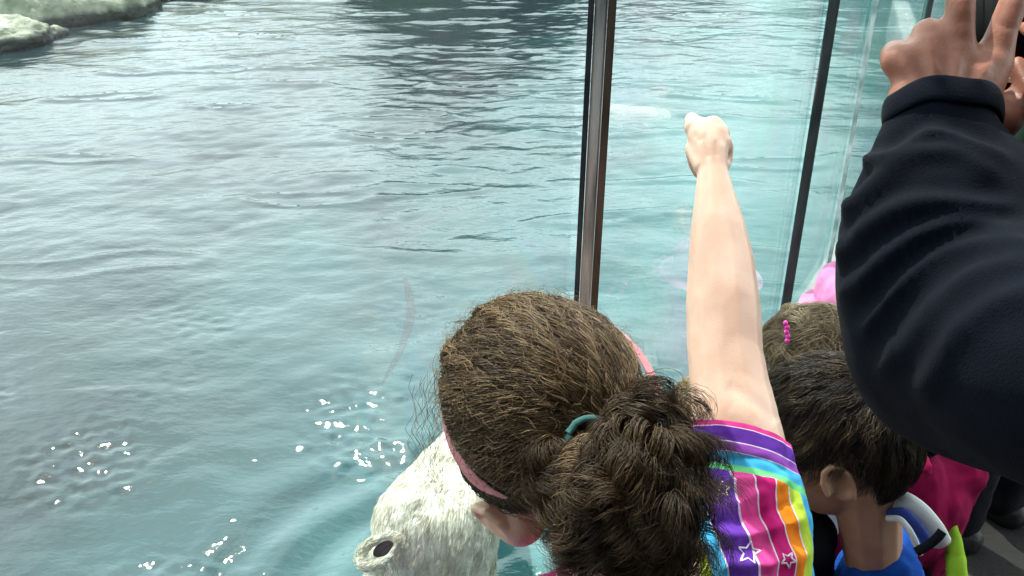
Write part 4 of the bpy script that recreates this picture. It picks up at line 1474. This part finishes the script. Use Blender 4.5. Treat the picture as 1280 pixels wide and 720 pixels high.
# hand: back of it, palm round to the camera
pch(bm, [(1176, 165, 0.60, 50), (1175, 135, 0.60, 51), (1165, 100, 0.60, 40), (1128, 78, 0.602, 24)], 2)
pch(bm, [(1176, 140, 0.60, 49), (1160, 70, 0.60, 28)])
pch(bm, [(1182, 140, 0.60, 49), (1196, 70, 0.598, 27)])
pch(bm, [(1192, 140, 0.60, 46), (1238, 80, 0.60, 28)])
pch(bm, [(1140, 120, 0.60, 30), (1200, 100, 0.60, 40)])
pch(bm, [(1122, 76, 0.603, 22), (1119, 68, 0.622, 19), (1122, 78, 0.645, 16), (1135, 88, 0.655, 14)])                       # little finger, folded
pch(bm, [(1160, 58, 0.60, 22), (1160, 42, 0.608, 20.5), (1162, 46, 0.638, 17), (1172, 62, 0.655, 15)])                      # ring finger, folded
pch(bm, [(1197, 70, 0.596, 24), (1199, 38, 0.592, 19), (1201, 2, 0.592, 18.5), (1203, -38, 0.600, 17), (1207, -62, 0.615, 14)])   # middle
pch(bm, [(1240, 80, 0.60, 25), (1252, 42, 0.596, 19), (1266, 4, 0.596, 18), (1280, -34, 0.605, 16.5), (1286, -58, 0.62, 13.5)])   # index
pch(bm, [(1205, 140, 0.60, 34), (1246, 150, 0.612, 30), (1275, 128, 0.63, 22), (1300, 112, 0.65, 18)])                      # thumb underneath
# right hand, holding the far side
hand_prims(bm, P(1400, 190, 0.58), (P(1370, 90, 0.60) - P(1400, 190, 0.58)).normalized(), -FW, 1.0, 0.5)
me = bake(bm, 0.0030, 3, 'body')
# knuckle creases, tendons and veins on the back of the hand
folds(me, [([(1198, 62), (1192, 112)], 5, 0.0026), ([(1240, 74), (1210, 120)], 5, 0.0024), ([(1160, 52), (1172, 110)], 5, 0.0022), ([(1170, 84), (1188, 96), (1190, 116)], 2.5, 0.0016),
           ([(1126, 74), (1152, 112)], 5, 0.0020), ([(1186, 30), (1214, 30)], 2.2, -0.0016), ([(1186, 24), (1214, 23)], 2.2, -0.0014), ([(1186, -8), (1216, -8)], 2.2, -0.0014), ([(1245, 28), (1274, 36)], 2.2, -0.0016),
           ([(1180, 70), (1184, 100)], 6, -0.0022), ([(1218, 72), (1206, 104)], 6, -0.0022), ([(1142, 66), (1158, 100)], 5, -0.0018), ([(1108, 62), (1132, 58)], 2.5, -0.0010), ([(1148, 40), (1172, 38)], 2.5, -0.0010),
           ([(1200, 100), (1225, 104), (1238, 92)], 2.5, 0.0012), ([(1184, 60), (1210, 60)], 7, 0.0016), ([(1226, 66), (1252, 72)], 7, 0.0016)])
relax(me, 1)
link('body', me, M['skin_man'], G2)
eyes(mh, mX, mF, mU, 1.15, G2)
short_hair(mh, mX, mF, mU, 1.15, M['hair_black'], G2, n=2500, length=0.03)
# fleece
bm = bmesh.new()
pch(bm, [(1178, 176, 0.60, 66), (1176, 152, 0.60, 65), (1174, 95, 0.612, 62)], 3)                                                                      # cuff
pch(bm, [(1178, 176, 0.60, 64), (1176, 205, 0.60, 84), (1180, 245, 0.60, 104), (1195, 300, 0.60, 140), (1215, 350, 0.60, 162), (1236, 410, 0.60, 170)], 3)
chain(bm, [(P(1236, 410, 0.60), PR(170, 0.60)), (P(1330, 440, 0.52), PR(175, 0.52)), (P(1560, 480, 0.42), PR(200, 0.42)), (sl, 0.085)], 3)
chain(bm, [(sr, 0.08), (base + Vector((0.24, 0.25, 1.25)), 0.075), (P(1400, 200, 0.58), 0.05)])
cap(bm, sl, 0.08, sr, 0.08)
cap(bm, base + Z * 1.5, 0.075, base + Z * 1.40, 0.10)
for sg in (-1, 1):
    cap(bm, base + Vector((0.08 * sg, 0, 1.33)), 0.145, base + Vector((0.07 * sg, 0, 0.90)), 0.135)
me = bake(bm, 0.0042, 5, 'fleece')
fl = [([(1078, 196), (1105, 205), (1140, 182), (1165, 166), (1210, 178), (1262, 200)], 9, 0.0085),
      ([(1050, 268), (1085, 245), (1110, 215), (1150, 192), (1200, 190), (1248, 222)], 10, 0.0080),
      ([(1046, 330), (1075, 290), (1120, 262), (1160, 252), (1215, 256), (1270, 262)], 11, 0.0070),
      ([(1056, 372), (1095, 330), (1150, 292), (1215, 278), (1290, 290)], 12, 0.0070),
      ([(1075, 420), (1120, 360), (1180, 315), (1240, 300), (1320, 306)], 12, 0.0075),
      ([(1100, 470), (1150, 400), (1195, 350), (1240, 330), (1300, 325)], 13, 0.0055),
      ([(1150, 500), (1190, 420), (1240, 380), (1300, 360)], 14, 0.0045)]
fl = [(p_, w_ * 1.0, a_ * (1.0 if k_ < 3 else 1.05)) for k_, (p_, w_, a_) in enumerate(fl)]
folds(me, fl)
valleys = [([(p[0] - 4, p[1] - 20) for p in f[0]], f[1] * 0.8, -f[2] * 0.5) for f in fl[:6]]
folds(me, valleys)
relax(me, 3)
disp_noise(me, 7, 0.004, 5)
bmm = bmesh.new(); bmm.from_mesh(me)
cc0, cn = P(1176, 134, 0.60), (P(1180, 200, 0.60) - P(1176, 134, 0.60)).normalized()
Wc = P(1176, 170, 0.60)
# open cuff: keep a rounded rim round the wrist
cfn = (UPV + FW * 0.30 + RT * 0.14).normalized()
cfc = P(1177, 143, 0.60)
dead = [v for v in bmm.verts if (v.co - cfc).dot(cfn) > 0.006 and (v.co - Wc).length < 0.12]
bmesh.ops.delete(bmm, geom=dead, context='VERTS')
bmm.to_mesh(me); bmm.free()
link('fleece', me, M['navy'], G2)
cfn = (UPV + FW * 0.30 + RT * 0.14).normalized()
cfc = P(1177, 143, 0.60)
f1_ = (RT - cfn * RT.dot(cfn)).normalized(); f2_ = cfn.cross(f1_)
cpts, cnr = [], []
for k in range(72):
    a_ = 2 * math.pi * k / 72
    d = f1_ * math.cos(a_) * PR(66, 0.6) + f2_ * math.sin(a_) * PR(64, 0.6)
    cpts.append(cfc + d + cfn * 0.0012 * math.sin(a_ * 5)); cnr.append(d.normalized())
torus_curve('cuff', cpts, 0.0092, M['navy'], G2, n_dir=cnr, thick=0.0022, sides=14)
bm = bmesh.new()
for sg in (-1, 1):
    chain(bm, [(base + Vector((0.08 * sg, 0, 0.95)), 0.125), (base + Vector((0.10 * sg, 0.02, 0.48)), 0.09), (base + Vector((0.11 * sg, 0, 0.09)), 0.075)])
link('trousers', bake(bm, 0.009, 4, 'trousers'), M['trouser'], G2)
for sg in (-1, 1):
    bm = bmesh.new(); an = base + Vector((0.11 * sg, 0, 0.055)); cap(bm, an, 0.05, an + Vector((0, 0.18, -0.015)), 0.04)
    me = bake(bm, 0.008, 3, 'shoe'); co = coords(me); co[:, 2] = np.maximum(co[:, 2], 0.004); setco(me, co); link('shoe', me, M['shoe'], G2)

# ---- black camera in his hands
kc = P(1268, 55, 0.655)
K_ = empty('camera', kc, 'black compact camera held up in the raised adult hand at the top right corner', 'camera')
def kbox(name, c, sx, sy, sz, mat, bev=0.004):
    bm = bmesh.new()
    Mx = Matrix.Translation(c) @ Matrix(((RT.x, FW.x, UPV.x, 0), (RT.y, FW.y, UPV.y, 0), (RT.z, FW.z, UPV.z, 0), (0, 0, 0, 1))) @ Matrix.Diagonal((sx, sy, sz, 1))
    bmesh.ops.create_cube(bm, size=1.0, matrix=Mx)
    bmesh.ops.bevel(bm, geom=list(bm.edges), offset=bev, segments=3, affect='EDGES')
    return mk(bm, name, mat, K_, True)
kbox('camera_body', P(1284, 40, 0.665), 0.092, 0.045, 0.125, M['plastic'], 0.008)
kbox('viewfinder', P(1300, 98, 0.642), 0.030, 0.018, 0.020, M['plastic'], 0.003)
kbox('trim', P(1268, 100, 0.640), 0.024, 0.004, 0.004, M['silver'], 0.001)
bm = bmesh.new()
lc = P(1290, 20, 0.69)
chain(bm, [(lc, 0.032), (lc + FW * 0.05, 0.030)])
mk(bm, 'lens_barrel', M['plastic'], K_, True)
bm = bmesh.new(); ell(bm, lc + FW * 0.075, RT, FW, UPV, (0.022, 0.008, 0.022), 2); mk(bm, 'lens', M['lens'], K_, True)

# ------------------------------------------------------------------ polar bear
def fur_mat():
    m, n, l, b = newmat('wet_white_fur')
    t = n.new('ShaderNodeTexCoord')
    mp = n.new('ShaderNodeMapping')
    l.new(t.outputs['Object'], mp.inputs['Vector'])
    mp.inputs['Rotation'].default_value = (R(30), 0, R(14))
    mp.inputs['Scale'].default_value = (38, 9, 9)
    x = n.new('ShaderNodeTexNoise'); x.inputs['Scale'].default_value = 1.0; x.inputs['Detail'].default_value = 7; x.inputs['Distortion'].default_value = 0.7
    l.new(mp.outputs['Vector'], x.inputs['Vector'])
    r = ramp(n, [(0.30, (0.32, 0.28, 0.17)), (0.42, (0.70, 0.68, 0.53)), (0.60, (0.86, 0.86, 0.74))])
    l.new(x.outputs['Fac'], r.inputs['Fac'])
    l.new(r.outputs['Color'], b.inputs['Base Color'])
    b.inputs['Roughness'].default_value = 0.45
    bp = n.new('ShaderNodeBump'); bp.inputs['Strength'].default_value = 0.9; bp.inputs['Distance'].default_value = 0.008
    l.new(x.outputs['Fac'], bp.inputs['Height']); l.new(bp.outputs['Normal'], b.inputs['Normal'])
    return m


M['fur'] = fur_mat()
M['furhair'] = hairmat('fur_strands', (0.66, 0.63, 0.48), (0.90, 0.89, 0.76), (0.96, 0.96, 0.88), transl=0.35)
M['darkskin'] = mat_noise('bear_dark_skin', (0.012, 0.011, 0.010), (0.04, 0.035, 0.03), scale=20, rough=0.5, bump=0.2)
B_ = empty('polar_bear', onz(545, 760, WZ), 'wet white polar bear lifting its head from the water beside the girl', 'polar bear')
bm = bmesh.new()
pch(bm, [(545, 668, 1.78, 80), (566, 615, 1.86, 60), (584, 568, 1.95, 43), (594, 540, 2.02, 32)], 3)
pch(bm, [(545, 668, 1.78, 80), (540, 690, 1.80, 79), (532, 760, 1.82, 86), (520, 900, 1.85, 150)], 3)
pch(bm, [(525, 665, 1.76, 50), (478, 700, 1.74, 22)], 3)
bodyc = P(520, 900, 1.85)
chain(bm, [(bodyc, 0.20), (bodyc + Vector((-0.45, 0.2, -0.16)), 0.15), (bodyc + Vector((-0.9, 0.4, -0.16)), 0.13)])
for q_ in ((-0.1, 0.1), (-0.2, -0.02)):
    a_ = bodyc + Vector((q_[0], q_[1], -0.1)); chain(bm, [(a_, 0.13), (a_ + Vector((0.1, 0.15, -0.2)), 0.09)])
for q_ in (0.12, -0.12):
    a_ = bodyc + Vector((-0.85, 0.4 + q_, -0.14)); chain(bm, [(a_, 0.08), (a_ + Vector((-0.2, 0.1, 0.0)), 0.06)])
me = bake(bm, 0.008, 4, 'bear_body')
disp_noise(me, 9, 0.008, 2)
disp_noise(me, 60, 0.0015, 8)
me.name = 'body'
folds(me, [([(536, 575), (552, 610), (556, 660), (566, 730)], 4, -0.006), ([(604, 620), (598, 670), (588, 730)], 5, -0.007), ([(520, 620), (524, 690)], 4, -0.004),
           ([(575, 590), (578, 640)], 4, -0.005), ([(500, 650), (510, 700), (512, 740)], 5, -0.006), ([(545, 690), (538, 740)], 4, -0.005)])
bo = link('body', me, M['fur'], B_)
# fur strands
def fur(me, n, length, mat, parent, axis, zmin, rad=0.0011):
    me.calc_loop_triangles()
    co = coords(me)
    tr = np.array([t.vertices[:] for t in me.loop_triangles])
    a_, b1, c1 = co[tr[:, 0]], co[tr[:, 1]], co[tr[:, 2]]
    nn = np.cross(b1 - a_, c1 - a_); ar = np.linalg.norm(nn, axis=1); nn /= ar[:, None] + 1e-12
    ok = ((a_[:, 2] > zmin) & (a_[:, 0] > -0.55)); ar = ar * ok
    pick = rng.choice(len(tr), size=n, p=ar / ar.sum())
    w = rng.random((n, 2)); sw = w.sum(1) > 1; w[sw] = 1 - w[sw]
    p = a_[pick] + (b1 - a_)[pick] * w[:, :1] + (c1 - a_)[pick] * w[:, 1:]
    N = nn[pick]
    t = axis[None] + 0.0 * N
    cl = np.array([[noise.noise(Vector(q * 26)), noise.noise(Vector(q * 26 + 5)), noise.noise(Vector(q * 26 - 5))] for q in p])
    t = t + cl * 0.5
    t = t - N * np.sum(t * N, axis=1, keepdims=True); t /= np.linalg.norm(t, axis=1, keepdims=True) + 1e-9
    K = 6
    L = length * (0.6 + 0.8 * rng.random(n))
    S = np.zeros((n, K, 3))
    for k in range(K):
        q = k / (K - 1)
        S[:, k] = p + t * (L * q)[:, None] + N * (L * 0.11 * math.sin(q * 2.2))[:, None] - N * 0.001
    at = np.clip(0.66 + cl[:, 0] * 0.9 + rng.normal(size=n) * 0.15, 0, 1)
    return tubes('fur', S, rad, mat, parent, attr=at)
fdir = np.array((P(532, 760, 1.82) - P(584, 568, 1.95)).normalized())
fur(me, 34000, 0.016, M['furhair'], B_, fdir, WZ - 0.02, 0.0006)
# ear
def ear(cx_, cy_, d, a1_, a2_, ang, r_):
    e = []
    for k in range(25):
        a_ = 2 * math.pi * k / 24
        x = a1_ * math.cos(a_); y = a2_ * math.sin(a_)
        px = cx_ + x * math.cos(ang) + y * math.sin(ang)
        py = cy_ - x * math.sin(ang) + y * math.cos(ang)
        e.append((px, py, d - (0.012 if y > 0 else -0.004), r_ * (1.25 if x < 0 else 0.85)))
    bm = bmesh.new(); pch(bm, e, 1)
    m_ = bake(bm, 0.0035, 3, 'ear')
    eo = link('ear', m_, M['fur'], B_)
    fu = fur(m_, 1500, 0.012, M['furhair'], None, np.array((P(cx_ + 40, cy_ - 30, d) - P(cx_, cy_, d)).normalized()), 0.0, 0.0008)
    fu.parent = eo; fu.name = 'ear_fur'
    bm = bmesh.new(); ell(bm, P(cx_ + 6, cy_ - 3, d + 0.008), (RT * math.cos(ang) + UPV * math.sin(ang)), FW, (UPV * math.cos(ang) - RT * math.sin(ang)), (PR(a1_, d) * 0.52, 0.010, PR(a2_, d) * 0.60), 3)
    q = mk(bm, 'inner_ear', M['darkskin'], None, True); q.parent = eo
ear(473, 689, 1.655, 28, 14, R(34), 5.5)
# far ear, nose and eyes, turned away from the viewer
bm = bmesh.new(); pch(bm, [(606, 672, 1.88, 15), (612, 676, 1.90, 13)], 2); link('ear', bake(bm, 0.005, 3, 'ear'), M['fur'], B_)
bm = bmesh.new(); pch(bm, [(594, 530, 2.055, 15), (600, 530, 2.055, 15)], 2); link('nose', bake(bm, 0.005, 3, 'nose'), M['darkskin'], B_)
for q_ in ((540, 604, 1.965), (606, 604, 1.985)):
    bm = bmesh.new(); pch(bm, [(q_[0], q_[1], q_[2], 4), (q_[0] + 1, q_[1], q_[2], 4)], 2); mk(bm, 'eye', M['darkskin'], B_, True)

# ------------------------------------------------------------------ kerb on the visitor side
bm = bmesh.new()
k0, k1 = onz(1198, 566, 0.0), onz(1262, 612, 0.0)
t = (k1 - k0); t.z = 0; Lk = t.length; t.normalize()
obox(bm, (k0 + k1) / 2 , t, Lk + 0.9, 0.085, 0.004, 0.03, 0, 0.003)
tag(mk(bm, 'floor_strip', M['kerb']), 'pale straight strip on the dark floor at the lower right, beside the magenta fleece', 'floor strip')

# children that were built in world space under offset parents
for o in scene.objects:
    if o.parent and o.parent.type == 'MESH':
        o.matrix_parent_inverse = Matrix.Identity(4)
